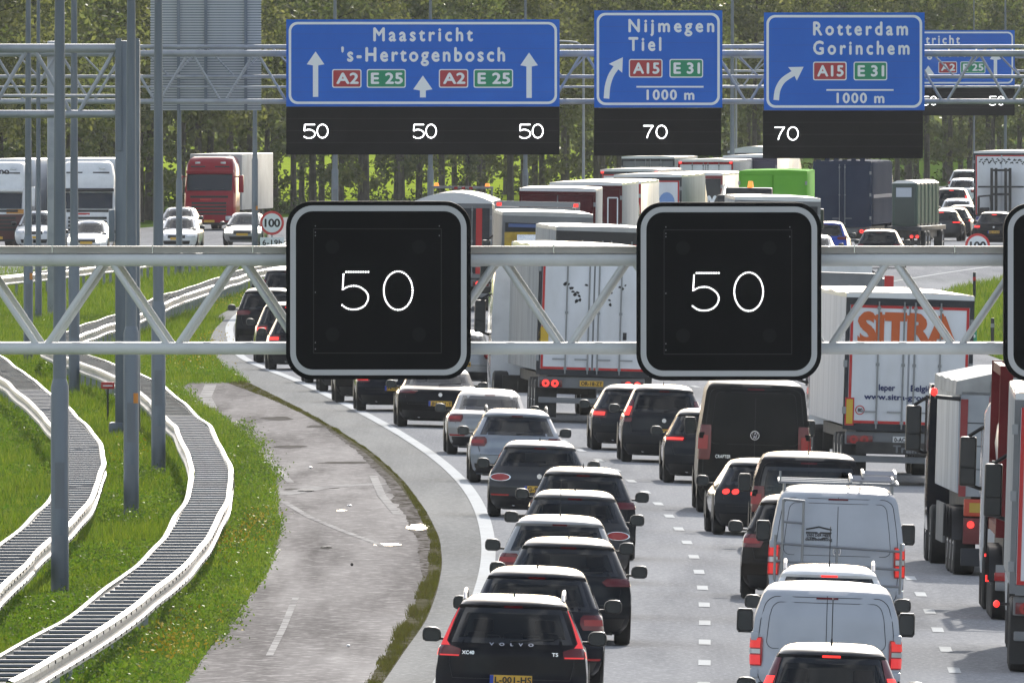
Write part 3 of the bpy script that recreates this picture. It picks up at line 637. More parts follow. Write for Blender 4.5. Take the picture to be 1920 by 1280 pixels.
def blue_sign(Y, box, items, label, s0=None, ox=0, oy=0):
    """box and items in photograph pixels at the sign's own distance"""
    S_ = F / (780. if s0 is None else s0)
    cx = (box[0] + box[2]) / 2; X0 = (cx + ox - 960) / F * Y if s0 is None else ox; Z0 = (HC - (box[3] + oy - YH) / F * Y) if s0 is None else oy
    t = thing('direction_sign', label, 'road sign', (X0, Y - .55, Z0)); U = lambda px: (px - cx) / S_; V = lambda py: (box[3] - py) / S_
    a, b, h = U(box[0]), U(box[2]), V(box[1])
    MB().box(a, b, 0, .06, 0, h).build('panel', SIGNB, t, smooth=0)
    sm = MB(); 
    for k in range(1, 6): sm.box(a + .01, b - .01, -.0015, 0, h*k/6 - .004, h*k/6 + .004)
    sm.build('panel_joint', M('sign_joint_blue', (.012,.07,.33), .5), t, smooth=0)
    r = MB(); ring2(r, rrect(a+.08, b-.08, .08, h-.08, .28), rrect(a+.16, b-.16, .16, h-.16, .22), -.004); r.build('border', SIGNW, t)
    lt = []
    for it in items:
        if it[0] == 'T': _, s, x0, x1, y0, y1, gp = it; lt.append((s, U(x0), U(x1), V(y1), V(y0), gp))
        elif it[0] == 'S':
            _, s, x0, x1, y0, y1, mt = it; sh = MB(); sh.add([(x,-.006,z) for x, z in rrect(U(x0),U(x1),V(y1),V(y0),.07)], [tuple(range(36))], 1); ring2(sh, rrect(U(x0),U(x1),V(y1),V(y0),.07), rrect(U(x0)+.035,U(x1)-.035,V(y1)+.035,V(y0)-.035,.045), -.008, 0)
            so_ = sh.build('route_shield', [SIGNW, mt], t); w_ = U(x1)-U(x0)
            text_mesh(s, U(x0)+.13, U(x1)-.13, V(y1)+.14, V(y0)-.13, -.009, 1.05).build('number', SIGNW, so_, smooth=0)
        elif it[0] == 'A': _, x, y0, y1, k, hw, hl = it; arrow_up(MB(), U(x), V(y1), V(y0), k/S_, hw/S_, hl/S_, -.005).build('arrow', SIGNW, t, smooth=0)
        elif it[0] == 'B': arrow_bent(MB(), [(U(x), V(y)) for x, y in it[1]], it[2]/S_, it[3]/S_, it[4]/S_, -.005).build('arrow', SIGNW, t, smooth=0)
        elif it[0] == 'L': MB().box(U(it[1]), U(it[2]), -.007, -.004, V(it[3]+1.6), V(it[3]-1.6)).build('line', SIGNW, t, smooth=0)
    for (s, x0, x1, z0, z1, gp) in lt: text_mesh(s, x0, x1, z0, z1, -.006, gp).build('lettering', SIGNW, t, smooth=0)
    MB().box(-.9, -.8, .06, .45, .1, h-.1).box(.8, .9, .06, .45, .1, h-.1).build('bracket', STEEL, t)
    return t
def display(Y, box, digits, label, s0=None, ox=0, oy=0):
    S_ = F / (780. if s0 is None else s0); cx = (box[0]+box[2])/2; X0 = (cx - 960) / F * Y if s0 is None else ox; Z0 = (HC - (box[3] - YH) / F * Y) if s0 is None else oy
    t = thing('lane_display', label, 'electronic sign', (X0, Y - .6, Z0)); U = lambda px: (px-cx)/S_; V = lambda py: (box[3]-py)/S_
    MB().box(U(box[0]), U(box[2]), 0, .4, 0, V(box[1]) - .004).build('housing', BLACK, t, smooth=0, bevel=.01)
    fr = MB(); a, b, h = U(box[0]), U(box[2]), V(box[1])
    for k in range(1, 4): fr.box(a + .03, b - .03, -.003, 0, h*k/4 - .004, h*k/4 + .004)
    fr.build('panel_joint', FAINT, t, smooth=0)
    for s, x0, x1, y0, y1 in digits:
        wd = (x1 - x0) / 45.
        for ch, xa in ((s[0], x0), (s[1], x0 + 25 * wd)):
            P = {'5': [(p[0]*.42, p[1]*.375) for p in FIVE[:3] + catmull(FIVE[2:])[1:]], '0': [(10 + 10*math.cos(q), 13.5 + 13*math.sin(q)) for q in np.linspace(0, 2*math.pi, 40)], '7': [(0,1),(19,1),(14,8),(9,18),(7,26)]}[ch]
            d = MB(); P = [(U(xa + p[0]*wd), V(y0 + p[1]*(y1-y0)/27.)) for p in P]; d.path([(x, -.012, z) for x, z in P], .0175, 6); d.build('digit', LED, t)
    return t
R_, G_ = SIGNR, SIGNG
I1 = [('T','Maastricht',700,885,53,77,1.4),('T',"'s-Hertogenbosch",640,945,90,115,1.32),('S','A2',623,678,130,165,R_),('S','E 25',688,761,130,165,G_),('S','A2',823,878,130,165,R_),('S','E 25',888,962,130,165,G_),
      ('A',592,97,182,10,16.5,26),('A',992,99,184,10,16.5,26),('A',793,142,183,11,18,28)]
blue_sign(780., (537,37,1049,200), I1, 'wide blue sign to Maastricht with three straight arrows')
display(780., (537,200,1049,290), [('50',570,615,233,259),('50',775,818,233,259),('50',974,1018,233,259)], 'black display strip showing 50 three times under the widest blue sign')
I2 = [('T','Nijmegen',1178,1337,37,60,1.4),('T','Tiel',1178,1238,71,95,1.4),('S','A15',1179,1242,111,146,R_),('S','E 31',1255,1318,111,146,G_),('L',1193,1319,163),('T','1000 m',1212,1300,169,187,1.2),
      ('B',[(1137,185),(1139,163),(1145,143),(1155,127)],10.5,15,23)]
blue_sign(780., (1114,20,1354,202), I2, 'blue sign to Nijmegen and Tiel with a slightly bent arrow')
display(780., (1114,203,1352,292), [('70',1206,1250,235,260)], 'black display strip showing 70 in its middle under the sign to Nijmegen')
I3 = [('T','Rotterdam',1524,1700,42,66,1.4),('T','Gorinchem',1524,1703,78,102,1.4),('S','A15',1524,1587,116,151,R_),('S','E 31',1600,1663,116,151,G_),('L',1549,1675,169),('T','1000 m',1568,1656,175,193,1.2),
      ('B',[(1455,188),(1458,168),(1468,151),(1487,138)],10.5,15,23)]
blue_sign(780., (1432,24,1733,207), I3, 'blue sign to Rotterdam and Gorinchem with a strongly bent arrow')
display(780., (1430,207,1730,297), [('70',1452,1496,238,263)], 'black display strip with 70 at its left end, the longer of the two 70 strips')
sw = 512 / F * 780
bx = (1902 - 960) / F * 1234 - sw/2; bz = HC - (160 - YH) / F * 1234
blue_sign(1234., (537,37,1049,200), I1, 'small far blue sign half hidden behind the sign to Rotterdam', 780., bx, bz)
display(1234., (537,200,1049,290), [('50',570,615,233,259),('50',775,818,233,259),('50',974,1018,233,259)], 'small far black display strip behind the right hand gantry tubes', 780., bx, bz - 90/F*780)

# round speed limit signs, marker posts
def limit_sign(px, py, r_px, Y, label, plate=None):
    X, Z = XZ(px, py, Y); r = r_px / F * Y; z0 = g(X, Y); t = thing('speed_limit_sign', label, 'road sign', (X, Y, z0)); h = Z - z0
    MB().tube((0,.05,-.2), (0,.05,h + r*.6), .045, 10).build('pole', STEEL, t)
    def disc(rr, y, m, nm, par):
        n = 40; o = MB(); o.tube((0,y,h), (0,y-.012,h), rr, n); return o.build(nm, m, par, smooth=30)
    f = disc(r, 0, SIGNR_, 'red_rim', t); disc(r*.80, -.008, SIGNW, 'white_disc', t)
    text_mesh('100', -r*.62, r*.62, h - r*.32, h + r*.32, -.024, .95).build('number', INK, t, smooth=0)
    if plate:
        MB().box(-r, r, -.01, .01, h - r*2.02, h - r*1.2).build('time_plate', SIGNW, t, smooth=0); text_mesh(plate, -r*.8, r*.8, h - r*1.85, h - r*1.42, -.013, 1.1).build('lettering', INK, t, smooth=0)
SIGNR_ = M('sign_rim_red', (.55,.03,.03), .4)
limit_sign(510, 418, 22.5, 1007., 'round 100 sign with a 6-19h plate, in the median left of the big signal', '6-19h')
limit_sign(1833, 461, 23.5, 985., 'round 100 sign on the right bank, beside the last dark car')
def stake(px, py, h, wd, mats, label, nm='marker_post', cat='marker post'):
    p = ground(px, py); t = thing(nm, label, cat, p); MB().box(-wd/2, wd/2, -.03, .03, -.1, h, bev=.012).build('post', mats[0], t)
    MB().box(-wd/2 - .003, wd/2 + .003, -.034, .034, h*.72, h*.84).build('reflector', mats[1], t)
stake(1827, 567, 1.05, .1, (PLAST, REDREF), 'dark marker post with red reflector, upper one on the right bank')
stake(1861, 660, 1.0, .1, (PLAST, GALV), 'dark marker post half hidden by the right signal, lower one on the bank')
p = ground(1823, 690); t = thing('kilometre_sign', 'small green kilometre sign right of the orange lettered trailer', 'road sign', p); sg = F/p.y
MB().tube((0,0,-.2),(0,0,.75),.02,8).build('post', STEEL, t); MB().box(-.13,.13,-.03,-.01,.55,1.1,bev=.008).build('plate', SIGNG, t)
text_mesh('Re', -.08, .08, .86, .98, -.032).build('lettering', SIGNW, t, smooth=0)
p = ground(202, 790); t = thing('hydrant_marker', 'small red marker plate on a thin post in the grass between the rails', 'marker post', p)
MB().tube((0,0,-.1),(0,0,.9),.022,8).build('post', CHASSIS, t); MB().box(-.15,.15,-.03,-.005,.74,.9,bev=.01).build('plate', M('marker_red', (.40,.03,.025), .5), t); MB().box(-.11,.11,-.034,-.0305,.80,.825).build('stripe', SIGNW, t, smooth=0)
# ---------------------------------------------------------------- cars and vans
MESH = {}
def wheel_meshes(r, wd):
    k = ('wheel', round(r, 2), round(wd, 2))
    if k not in MESH:
        prof = [(-wd/2+.03, r*.60), (-wd/2, r*.72), (-wd/2, r*.90), (-wd/2+.03, r*.985), (0, r), (wd/2-.03, r*.985), (wd/2, r*.90), (wd/2, r*.72), (wd/2-.03, r*.60)]
        m = MB(); n = 24; m.grid([[(x, q*math.cos(2*math.pi*i/n), q*math.sin(2*math.pi*i/n)) for i in range(n+1)] for x, q in prof]); o = m.build('tyre', RUBBER); ty = o.data; bpy.data.objects.remove(o)
        m = MB(); m.tube((-wd/2+.05,0,0),(wd/2-.05,0,0), r*.62, 20)
        for sx in (-1, 1):
            m.tube((sx*(wd/2-.05),0,0),(sx*(wd/2-.02),0,0), r*.16, 12)
            for q in range(5):
                a = 2*math.pi*q/5; c, s_ = math.cos(a), math.sin(a); m.tube((sx*(wd/2-.045), c*r*.1, s_*r*.1), (sx*(wd/2-.045), c*r*.58, s_*r*.58), r*.07, 6)
        o = m.build('rim', ALU); ri = o.data; bpy.data.objects.remove(o); MESH[k] = (ty, ri)
    return MESH[k]
def put_wheel(root, x, y, r, wd, z=None):
    ty, ri = wheel_meshes(r, wd); w_ = bpy.data.objects.new('wheel', ty); COL.objects.link(w_); w_.parent = root; w_.location = (x, y, r if z is None else z)
    q = bpy.data.objects.new('rim', ri); COL.objects.link(q); q.parent = w_; return w_
def place(px, s, hd=None, dy=0.):
    Y = F / s; X = (px - 960) / s; k = (g(X - 1, Y) - g(X + 1, Y)) / 2
    return Vector((X, Y, g(X, Y) + .02)), -math.atan(head(Y + 2) if hd is None else hd), math.atan(k)
def need_h(px, s, roof):
    Y = F / s; X = (px - 960) / s; return HC - (roof - YH) / s - g(X, Y) - .02
LIGHTS = {   # rows (z/h, u_in, u_out) on the right-hand side
 'ell':   [[(.545,.70,1.05),(.60,.70,1.05),(.625,.86,1.04),(.66,.93,1.02),(.80,.945,1.0),(.90,.95,.985)]],
 'block': [[(.50,.70,1.12),(.55,.66,1.15),(.60,.68,1.12),(.625,.74,1.08)]],
 'wide':  [[(.565,.50,1.15),(.60,.44,1.2),(.635,.47,1.15)]],
 'slant': [[(.56,.62,1.18),(.60,.56,1.22),(.635,.66,1.18)]],
 'vert':  [[(.40,.80,1.06),(.46,.78,1.08),(.60,.79,1.08),(.66,.81,1.05)]],
 'van':   [[(.36,.86,1.04),(.40,.845,1.04),(.56,.845,1.04),(.585,.86,1.03)]],
 'mpv':   [[(.52,.80,1.08),(.62,.82,1.06),(.74,.86,1.04),(.80,.90,1.02)]],
 'pillar':[[(.47,.80,1.06),(.60,.82,1.05),(.76,.86,1.03),(.90,.90,1.0)]],
}
def shape(kind, w, h, Ln):
    b = .605 * h
    if kind in ('hatch', 'estate', 'suv', 'mini'):
        W = [(.16,.84),(.27,.93),(.42,.985),(.55,1.0),(.72,.995),(b-.02,.965),(b+.03,.93),(h-.20,.745),(h-.12,.70),(h-.085,.675),(h-.05,.62),(h-.025,.55),(h-.008,.44),(h,.30)]
        d = {'hatch':.34,'estate':.46,'suv':.30,'mini':.20}[kind]
        Y = [(.16,.20),(.27,.06),(.40,0),(.60,0),(.66,.05),(b-.02,.07),(b+.03,.10),(h-.17,.10+d),(h-.12,.06+d),(h-.085,.10+d),(h-.05,.32+d),(h-.025,.50+d),(h-.008,.68+d),(h,.85+d)]
    elif kind == 'sedan':
        W = [(.16,.84),(.27,.93),(.42,.985),(.55,1.0),(.75,.995),(b-.03,.97),(b+.02,.93),(b+.06,.88),(b+.10,.84),(h-.16,.72),(h-.10,.68),(h-.05,.61),(h-.025,.53),(h-.008,.43),(h,.30)]
        Y = [(.16,.20),(.27,.06),(.40,0),(.62,0),(.70,.03),(b-.03,.05),(b+.02,.10),(b+.06,.30),(b+.10,.62),(h-.16,1.12),(h-.10,1.25),(h-.05,1.45),(h-.025,1.6),(h-.008,1.75),(h,1.9)]
    else:   # van
        b = .56 * h
        W = [(.20,.88),(.30,.94),(.50,.985),(.80,1.0),(b,.992),(b+.3,.955),(h-.22,.885),(h-.13,.845),(h-.075,.80),(h-.035,.72),(h-.012,.58),(h,.40)]
        Y = [(.20,.14),(.30,.04),(.45,0),(.60,0),(.66,.04),(b,.05),(b+.3,.07),(h-.22,.12),(h-.13,.15),(h-.075,.24),(h-.035,.42),(h-.012,.8),(h,1.2)]
    if kind != 'van':
        Fr = [(.16,Ln-.15),(.30,Ln-.03),(.45,Ln),(.60,Ln-.02),(b-.22,Ln-.12),(b-.14,Ln-.35),(b-.06,Ln-.85),(b,Ln-1.15),(b+.03,Ln-1.28),(h-.16,Ln-1.98),(h-.10,Ln-2.1),(h-.05,Ln-2.18),(h-.02,Ln-2.25),(h,Ln-2.35)]
    else:
        Fr = [(.20,Ln-.1),(.45,Ln),(.75,Ln-.05),(1.0,Ln-.25),(b,Ln-.7),(b+.06,Ln-.85),(h-.2,Ln-1.45),(h-.08,Ln-1.7),(h,Ln-2.2)]
    return W, Y, Fr, b
def car(nm, label, cat, px, s, roof, kind, w, pm, light='block', lit=0, plate=None, plate_blue=True, rails=False, fin=True, mast_=False, mirror=None, glass=None, Ln=None, hd=None,
        roofs=None, flip=False, window=True, badge=True, third=None, detail=1, h=None, front_lit=False, group=None, fog=False, name_plate=None, wlow=.03, split=False):
    h = h or need_h(px, s, roof); h0 = h; h = min(max(h, 1.36 if kind != 'van' else 1.62), 1.78 if kind != 'van' else 2.75)
    if abs(h - h0) > .02: print('H?', label[:40], round(h0, 2), '->', round(h, 2))
    Ln = Ln or {'hatch':4.2,'estate':4.65,'suv':4.4,'mini':4.0,'sedan':4.55,'van':5.1}[kind]
    loc, rz, roll = place(px, s, hd); t = thing(nm, label, cat, loc, rz + (math.pi if flip else 0), roll if not flip else -roll, group or 'cars queueing on the motorway')
    Wt, Yt, Ft, b = shape(kind, w, h, Ln); zW, vW = zip(*Wt); zY, vY = zip(*Yt); zF, vF = zip(*Ft)
    W = lambda z: float(np.interp(z, zW, vW)) * w / 2
    Yr = lambda z: float(np.interp(z, zY, vY)); Yf = lambda z: float(np.interp(z, zF, vF))
    cr, cf, nu, ns = (.16 if kind == 'van' else .24), .42, 14, 26
    U = np.linspace(-1, 1, 2*nu + 1)
    def R(u, z, off=0.):
        a = abs(u); sg = 1 if u >= 0 else -1; ww = W(z)
        if a <= 1:
            x = u * ww; y = Yr(z) + cr * a**4; tx, ty = ww, 4*cr*a**3*sg; l = math.hypot(tx, ty); return (x + off*ty/l, y - off*tx/l, z)
        return (sg * (ww + off), Yr(z) + cr + (a - 1) * ww, z)
    def Fp(u, z, off=0.):
        a = abs(u); ww = W(z) * .96; x = u * ww; y = Yf(z) - cf * a**4; return (x, y + off, z + off * .3)
    def side(sg, y, z, off=0.):
        t_ = (y - Yr(z)) / max(.5, Yf(z) - Yr(z)); return (sg * (W(z) * (1 - .05 * max(0, (t_ - .55) / .45) ** 2 * (.96 < 2)) + off), y, z)
    # window regions
    wz0 = b + (.07 if kind != 'sedan' else .11); wz1 = h - (.155 if kind != 'van' else .24); bd = .045
    if kind == 'mini': wz0 = b + .09
    if split: wz0 = b + .06
    if kind == 'van': wz0 = b - .06
    uw = lambda z: .875
    s0z, s1z = b + .06, h - .15
    ybk = lambda z: Yr(z) + (.55 if kind != 'sedan' else .42) if kind != 'van' else Ln * .55
    yfr = lambda z: Yf(z) - .50
    ym = Ln * .47 if kind != 'van' else Ln * .60
    lv = sorted(set([round(z, 4) for z in list(zW) + list(zY) + [wz0 + bd, wz1 - bd, s0z + .02, s1z - .02, .35, .5, b - .10, b + .12, (wz0 + wz1)/2, wz0*.75 + wz1*.25, wz0*.25 + wz1*.75]]))
    lv = [z for z in lv if zW[0] <= z <= h]
    rings = []; meta = [('r', u) for u in U]
    for j in range(1, ns): meta.append(('s1', j / ns))
    meta += [('f', u) for u in U[::-1]]
    for j in range(1, ns): meta.append(('s-1', 1 - j / ns))
    for z in lv:
        row = []
        for kd, a in meta:
            if kd == 'r': row.append(R(a, z))
            elif kd == 'f': row.append(Fp(a, z))
            else:
                sg = 1 if kd == 's1' else -1; ya, yb = Yr(z) + cr, Yf(z) - cf; y = ya + (yb - ya) * a; row.append(side(sg, y, z))
        rings.append(row)
    body = MB(); N = len(meta)
    for row in rings: body.v += row
    def inside(kd, a, p, z):
        if kd == 'r': return window and wz0 + bd*.9 <= z <= wz1 - bd*.9 and abs(a) <= uw(z) - .05
        if kd == 'f': return b + .06 <= z <= h - .12 and abs(a) <= .84
        y = p[1]; return s0z + .01 <= z <= s1z - .01 and ((ybk(z) + .04 <= y <= ym - .08) or (ym + .08 <= y <= yfr(z) - .04)) and (kind != 'van' or y > ym)
    for j in range(len(lv) - 1):
        for i in range(N):
            i2 = (i + 1) % N; c = [(i, j), (i2, j), (i2, j+1), (i, j+1)]
            kd = meta[i][0]
            if meta[i2][0] == kd and all(inside(kd, meta[q][1], rings[k][q], lv[k]) for q, k in c): continue
            body.f.append((j*N + i, j*N + i2, (j+1)*N + i2, (j+1)*N + i)); body.m.append(0)
    top = len(body.v); zt = lv[-1]; body.v.append((0, (Yr(zt) + Yf(zt))/2, zt + .004))
    for i in range(N): body.f.append(((len(lv)-1)*N + i, (len(lv)-1)*N + (i+1) % N, top)); body.m.append(0)
    bot = len(body.v); body.v.append((0, Ln/2, lv[0]))
    for i in range(N): body.f.append((i, bot, (i+1) % N)); body.m.append(0)
    body.build('body', pm, t, smooth=40)
    gl = glass or GLASS
    def patch(fn, rows, nc=6, off=.006, border=None):
        out = []
        for z, ua, ub in rows:
            if border: fr = [0, border/max(.05, ub-ua)] + [border/max(.05,ub-ua) + (1-2*border/max(.05,ub-ua))*i/nc for i in range(1, nc)] + [1-border/max(.05,ub-ua), 1]
            else: fr = [i/nc for i in range(nc + 1)]
            out.append([fn(ua + (ub-ua)*f_, z, off) for f_ in fr])
        return out
    def glazed(name, fn, z0, z1, ua, ub, bdz, bdu, nc=8, off=.006):
        zs = [z0, z0 + bdz] + [z0 + bdz + (z1 - z0 - 2*bdz)*i/4 for i in range(1, 4)] + [z1 - bdz, z1]
        rows = patch(fn, [(z, ua(z), ub(z)) for z in zs], nc, off, bdu); nr, ncq = len(rows), len(rows[0])
        return MB().grid(rows, 0, lambda i, j: 1 if i in (0, nr-2) or j in (0, ncq-2) else 0).build(name, [gl, FRIT], t, smooth=50)
    if window: glazed('rear_window', R, wz0, wz1, lambda z: -uw(z), uw, bd + .02, .07)
    else: pass
    glazed('windscreen', lambda u, z, o: Fp(u, z, o), b + .04, h - .10, lambda z: -.88, lambda z: .88, .04, .06)
    for sg in (1, -1):
        f_ = lambda y, z, o, sg=sg: side(sg, y, z, o)
        if kind != 'van': glazed('side_window', f_, s0z - .01, s1z + .01, ybk, lambda z: ym - .04, .03, .05, 5)
        glazed('side_window', f_, s0z - .01, s1z + .01, lambda z: ym + .04, yfr, .03, .05, 5)
    # cabin
    it = MB(); wi = w * .40; zsh = b - .03
    it.box(-w*.44, w*.44, .5 if kind != 'sedan' else 1.0, Ln - 1.25, zsh - .04, zsh)
    it.box(-w*.43, w*.43, Ln - 1.65, Ln - 1.3, zsh, b + .05, bev=.02)
    yb_ = (.95 if kind != 'sedan' else 1.35) if kind != 'van' else Ln * .5
    for x in (-.38, .38):
        it.box(x - .22, x + .22, Ln - 2.75, Ln - 2.6, zsh, b + .14, bev=.05); it.box(x - .13, x + .13, Ln - 2.78, Ln - 2.68, b + .17, b + .34, bev=.04)
    if kind != 'van':
        it.box(-w*.36, w*.36, yb_, yb_ + .12, zsh, b + .06, bev=.04)
        for x in (-.42, .42) if detail < 2 else (-.44, 0, .44): it.box(x - .12, x + .12, yb_ - .01, yb_ + .08, b + .07, b + .19, bev=.035)
    it.build('interior', SEAT, t)
    # lamps
    for rows in LIGHTS.get(light, []):
        for sg in (1, -1):
            rr = [(z * h, sg * a, sg * c) for z, a, c in rows]; lp = MB().grid(patch(R, rr, 6, .016)); lo = lp.build('tail_light', LAMPR if light == 'van' else LAMPDK, t)
            if lit or light in ('van', 'ell', 'block', 'vert'):
                if light == 'ell':
                    ins = [(z*h, sg*(a + .012), sg*min(1.0, c - .012)) for z, a, c in rows[2:]]; m_ = MB().grid(patch(R, ins, 3, .02)); m_.grid(patch(R, [(.547*h, sg*.71, sg*1.04), (.558*h, sg*.71, sg*1.04)], 4, .02)); m_.grid(patch(R, [(.555*h, sg*.99, sg*1.035), (.60*h, sg*.99, sg*1.035)], 2, .02))
                    m_.build('light_guide', M('light_guide_red', (.6,.02,.02), .3, emit=(1,.03,.035), estr=.30), lo)
                elif light == 'van':
                    for za, zb in ((.37,.445),(.50,.575)): MB().grid(patch(R, [(za*h, sg*.87, sg*1.02), (zb*h, sg*.87, sg*1.02)], 4, .021)).build('lens', M('lens_glow_red', (.5,.015,.012), .25, coat=1, emit=(1,.03,.03), estr=.30), lo)
                    MB().grid(patch(R, [(.455*h, sg*.87, sg*1.02), (.49*h, sg*.87, sg*1.02)], 4, .021)).build('reversing_lens', HEADL, lo)
                else:
                    zl = [z for z, _, _ in rows]; z0_, z1_ = zl[0]*.7 + zl[-1]*.3, zl[0]*.3 + zl[-1]*.7; ua, ub = rows[1][1], rows[1][2]
                    MB().grid(patch(R, [(z0_*h, sg*(ua + .06), sg*(ua + .06 + (ub-ua)*.55)), (z1_*h, sg*(ua + .06), sg*(ua + .06 + (ub-ua)*.55))], 4, .022)).build('lens', LAMPON if lit else LAMPR, lo)
    if light == 'oval':
        for sg in (1, -1):
            n = 20; zc = .525*h; c = [R(sg*.78, zc, .03)] + [R(sg*.78 + .185*math.cos(a)*(1 if abs(math.cos(a)) < .8 else .96), zc + .062*math.sin(a), .02) for a in [2*math.pi*i/n for i in range(n)]]
            lo = MB().add(c, [(0, 1+i, 1+(i+1) % n) for i in range(n)]).build('tail_light', LAMPR, t)
            c2 = [R(sg*.78 + .185*k*math.cos(a), zc + .062*k*math.sin(a), .021) for k in (1.0, 1.12) for a in [2*math.pi*i/n for i in range(n)]]
            MB().add(c2, [(i, (i+1) % n, n+(i+1) % n, n+i) for i in range(n)]).build('chrome_ring', CHROME, lo)
    if light == 'dot':
        for sg in (1, -1):
            for uu in (.62, .80):
                n = 16; c = [R(sg*uu, .57*h, .02)] + [R(sg*uu + .07*math.cos(a), .57*h + .05*math.sin(a), .016) for a in [2*math.pi*i/n for i in range(n)]]
                MB().add(c, [(0, 1+i, 1+(i+1) % n) for i in range(n)]).build('tail_light', LAMPON if lit else LAMPR, t)
    if third is None: third = lit
    if not flip:
        zt_ = h - (.135 if kind != 'van' else .17); MB().grid(patch(R, [(zt_ - .013, -.17, .17), (zt_ + .013, -.17, .17)], 6, .012)).build('brake_light', LAMPON if third else LAMPDK, t)
    # rear fittings
    bp = MB().grid(patch(R, [(.20,-.98,.98),(.27,-1.04,1.04),(.36,-1.06,1.06),(.385,-1.06,1.06)], 14, .010)); bp.build('bumper', PLAST, t)
    if fog or detail >= 2:
        for sg in (1, -1): MB().grid(patch(R, [(.40, sg*.62, sg*.96), (.43, sg*.60, sg*.97)], 4, .014)).build('reflector', LAMPR, t)
    sm = MB(); 
    def seam(pts, r_=.006): sm.path([R(u, z, .001) for u, z in pts], r_, 4)
    if kind != 'van':
        zb_ = .385*h; seam([(u, zb_) for u in np.linspace(-.78, .78, 15)]); 
        for sg in (1, -1): seam([(sg*.78, zb_), (sg*.84, .50*h), (sg*.86, b)])
    else:
        seam([(0, z) for z in np.linspace(.30, h - .14, 9)]); zt_ = h - .16
        def rr(ua, ub, za, zb3, ru, rz_, nn=6):
            o = []
            for cu_, cz_, a0 in ((ub-ru, zb3-rz_, 0), (ua+ru, zb3-rz_, 90), (ua+ru, za+rz_, 180), (ub-ru, za+rz_, 270)):
                o += [(cu_ + ru*math.cos(math.radians(a0 + 90*k/nn)), cz_ + rz_*math.sin(math.radians(a0 + 90*k/nn))) for k in range(nn+1)]
            out = []
            for p_, q_ in zip(o, o[1:] + o[:1]): out += [(p_[0] + (q_[0]-p_[0])*k/5, p_[1] + (q_[1]-p_[1])*k/5) for k in range(5)]
            return out + out[:1]
        seam(rr(-.915, .915, .34, zt_, .14, .13))
        if not window: seam(rr(-.80, .80, b - .10, h - .23, .10, .10), .005)
        hg = MB()
        for sg in (1, -1):
            for z in (b + .05, .5):
                c = R(sg*.955, z, .02); MB().box(c[0]-.05, c[0]+.05, c[1]-.02, c[1]+.06, z-.055, z+.055, bev=.012).build('hinge', pm, t)
    if not flip: sm.build('panel_gap', PLAST, t)
    if badge and not flip:
        c = R(0, .545*h if kind != 'van' else b - .12, .012); n = 16; bg_ = MB().tube((c[0], c[1]+.02, c[2]), (c[0], c[1]-.004, c[2]), .045, n)
        bg_.build('badge', CHROME, t)
    if plate and not flip:
        zp = (.40*h if kind != 'van' else .62) if detail < 2 else .38*h; yp = Yr(zp) - .022; pl = MB().box(-.26, .26, yp - .006, yp + .02, zp - .058, zp + .058, bev=.004).build('number_plate', PLY, t)
        MB().box(-.26, -.215, yp - .009, yp - .006, zp - .056, zp + .056).build('plate_band', PLB, pl, smooth=0)
        text_mesh(plate, -.20, .245, zp - .036, zp + .036, yp - .010, 1.05).build('lettering', INK, pl, smooth=0)
    if name_plate:
        for s_, ua, ub, z, hh in name_plate:
            yy_ = Yr(z) - .006; text_mesh(s_, ua*w/2, ub*w/2, z, z + hh, yy_, 1.0 if len(s_) < 5 else 2.6, yfun=lambda x, q: R(x / W(q), q, .006)[1]).build('lettering', CHROME, t, smooth=0)
    # mirrors
    mz = b + (.10 if kind != 'van' else .16); my = Ln - (1.72 if kind != 'van' else 1.35)
    for sg in (1, -1):
        big = kind == 'van'; hw_, hh_ = (.11, .085) if not big else (.10, .145); cx = sg * (w/2 * (.95) + hw_ + .035)
        ol = [(-.98,-.35),(-.85,-.8),(-.5,-1),(.6,-1),(.92,-.75),(1,-.2),(.97,.45),(.75,.9),(.35,1),(-.45,.95),(-.85,.65),(-.98,.2)] if not big else [(-1,-.7),(-.8,-1),(.75,-1),(1,-.75),(1,.75),(.8,1),(-.75,1),(-1,.72)]
        q = MB(); rows = [[(cx + sg*hw_*a*k, my + yy, mz + hh_*c*k) for a, c in ol + ol[:1]] for yy, k in ((.02, .84), (-.015, .96), (0, 1.06), (.06, 1.08), (.12, .92), (.16, .55), (.175, .1))]
        q.grid(rows); q.box(min(cx, sg*w*.44), max(cx, sg*w*.44), my + .04, my + .10, mz - hh_*.8, mz - hh_*.45)
        o = q.build('mirror', mirror or PLAST, t)
        MB().add([(cx + sg*hw_*.9*a, my + .004, mz + hh_*.9*c) for a, c in ol], [tuple(range(len(ol)))]).build('mirror_glass', M('mirror_silver', (.05,.055,.06), .2, .6), o, smooth=0)
    yo = Yr(h - .03) + .25
    if rails:
        for sg in (1, -1):
            x = sg * W(h - .10) * .95; zz = h - .02; MB().path([(x, yo - .15, h - .075), (x, yo + .0, zz + .02), (x, yo + .9, zz + .055), (x, yo + 1.7, zz + .02), (x, yo + 1.85, zz - .05)], .024, 8).build('roof_rail', ALU if rails != 'dark' else PLAST, t)
    if fin and not flip: MB().add([(-.02,yo,h-.03),(.02,yo,h-.03),(0,yo+.2,h-.02),(0,yo+.03,h+.075)], [(0,1,3),(1,2,3),(2,0,3),(0,2,1)]).build('antenna', PLAST, t)
    if mast_: MB().tube((0,yo,h-.03),(0,yo-.04,h+.06),.016,8,0,.008).tube((0,yo-.04,h+.06),(0,yo-.12,h+.52),.006,6).build('antenna', PLAST, t)
    if kind != 'van' and not flip and window:
        c0, c1 = R(-.02, wz0 + .03, .02), R(.62, wz0 + .06, .02); MB().tube(c0, c1, .010, 6).build('wiper', PLAST, t)
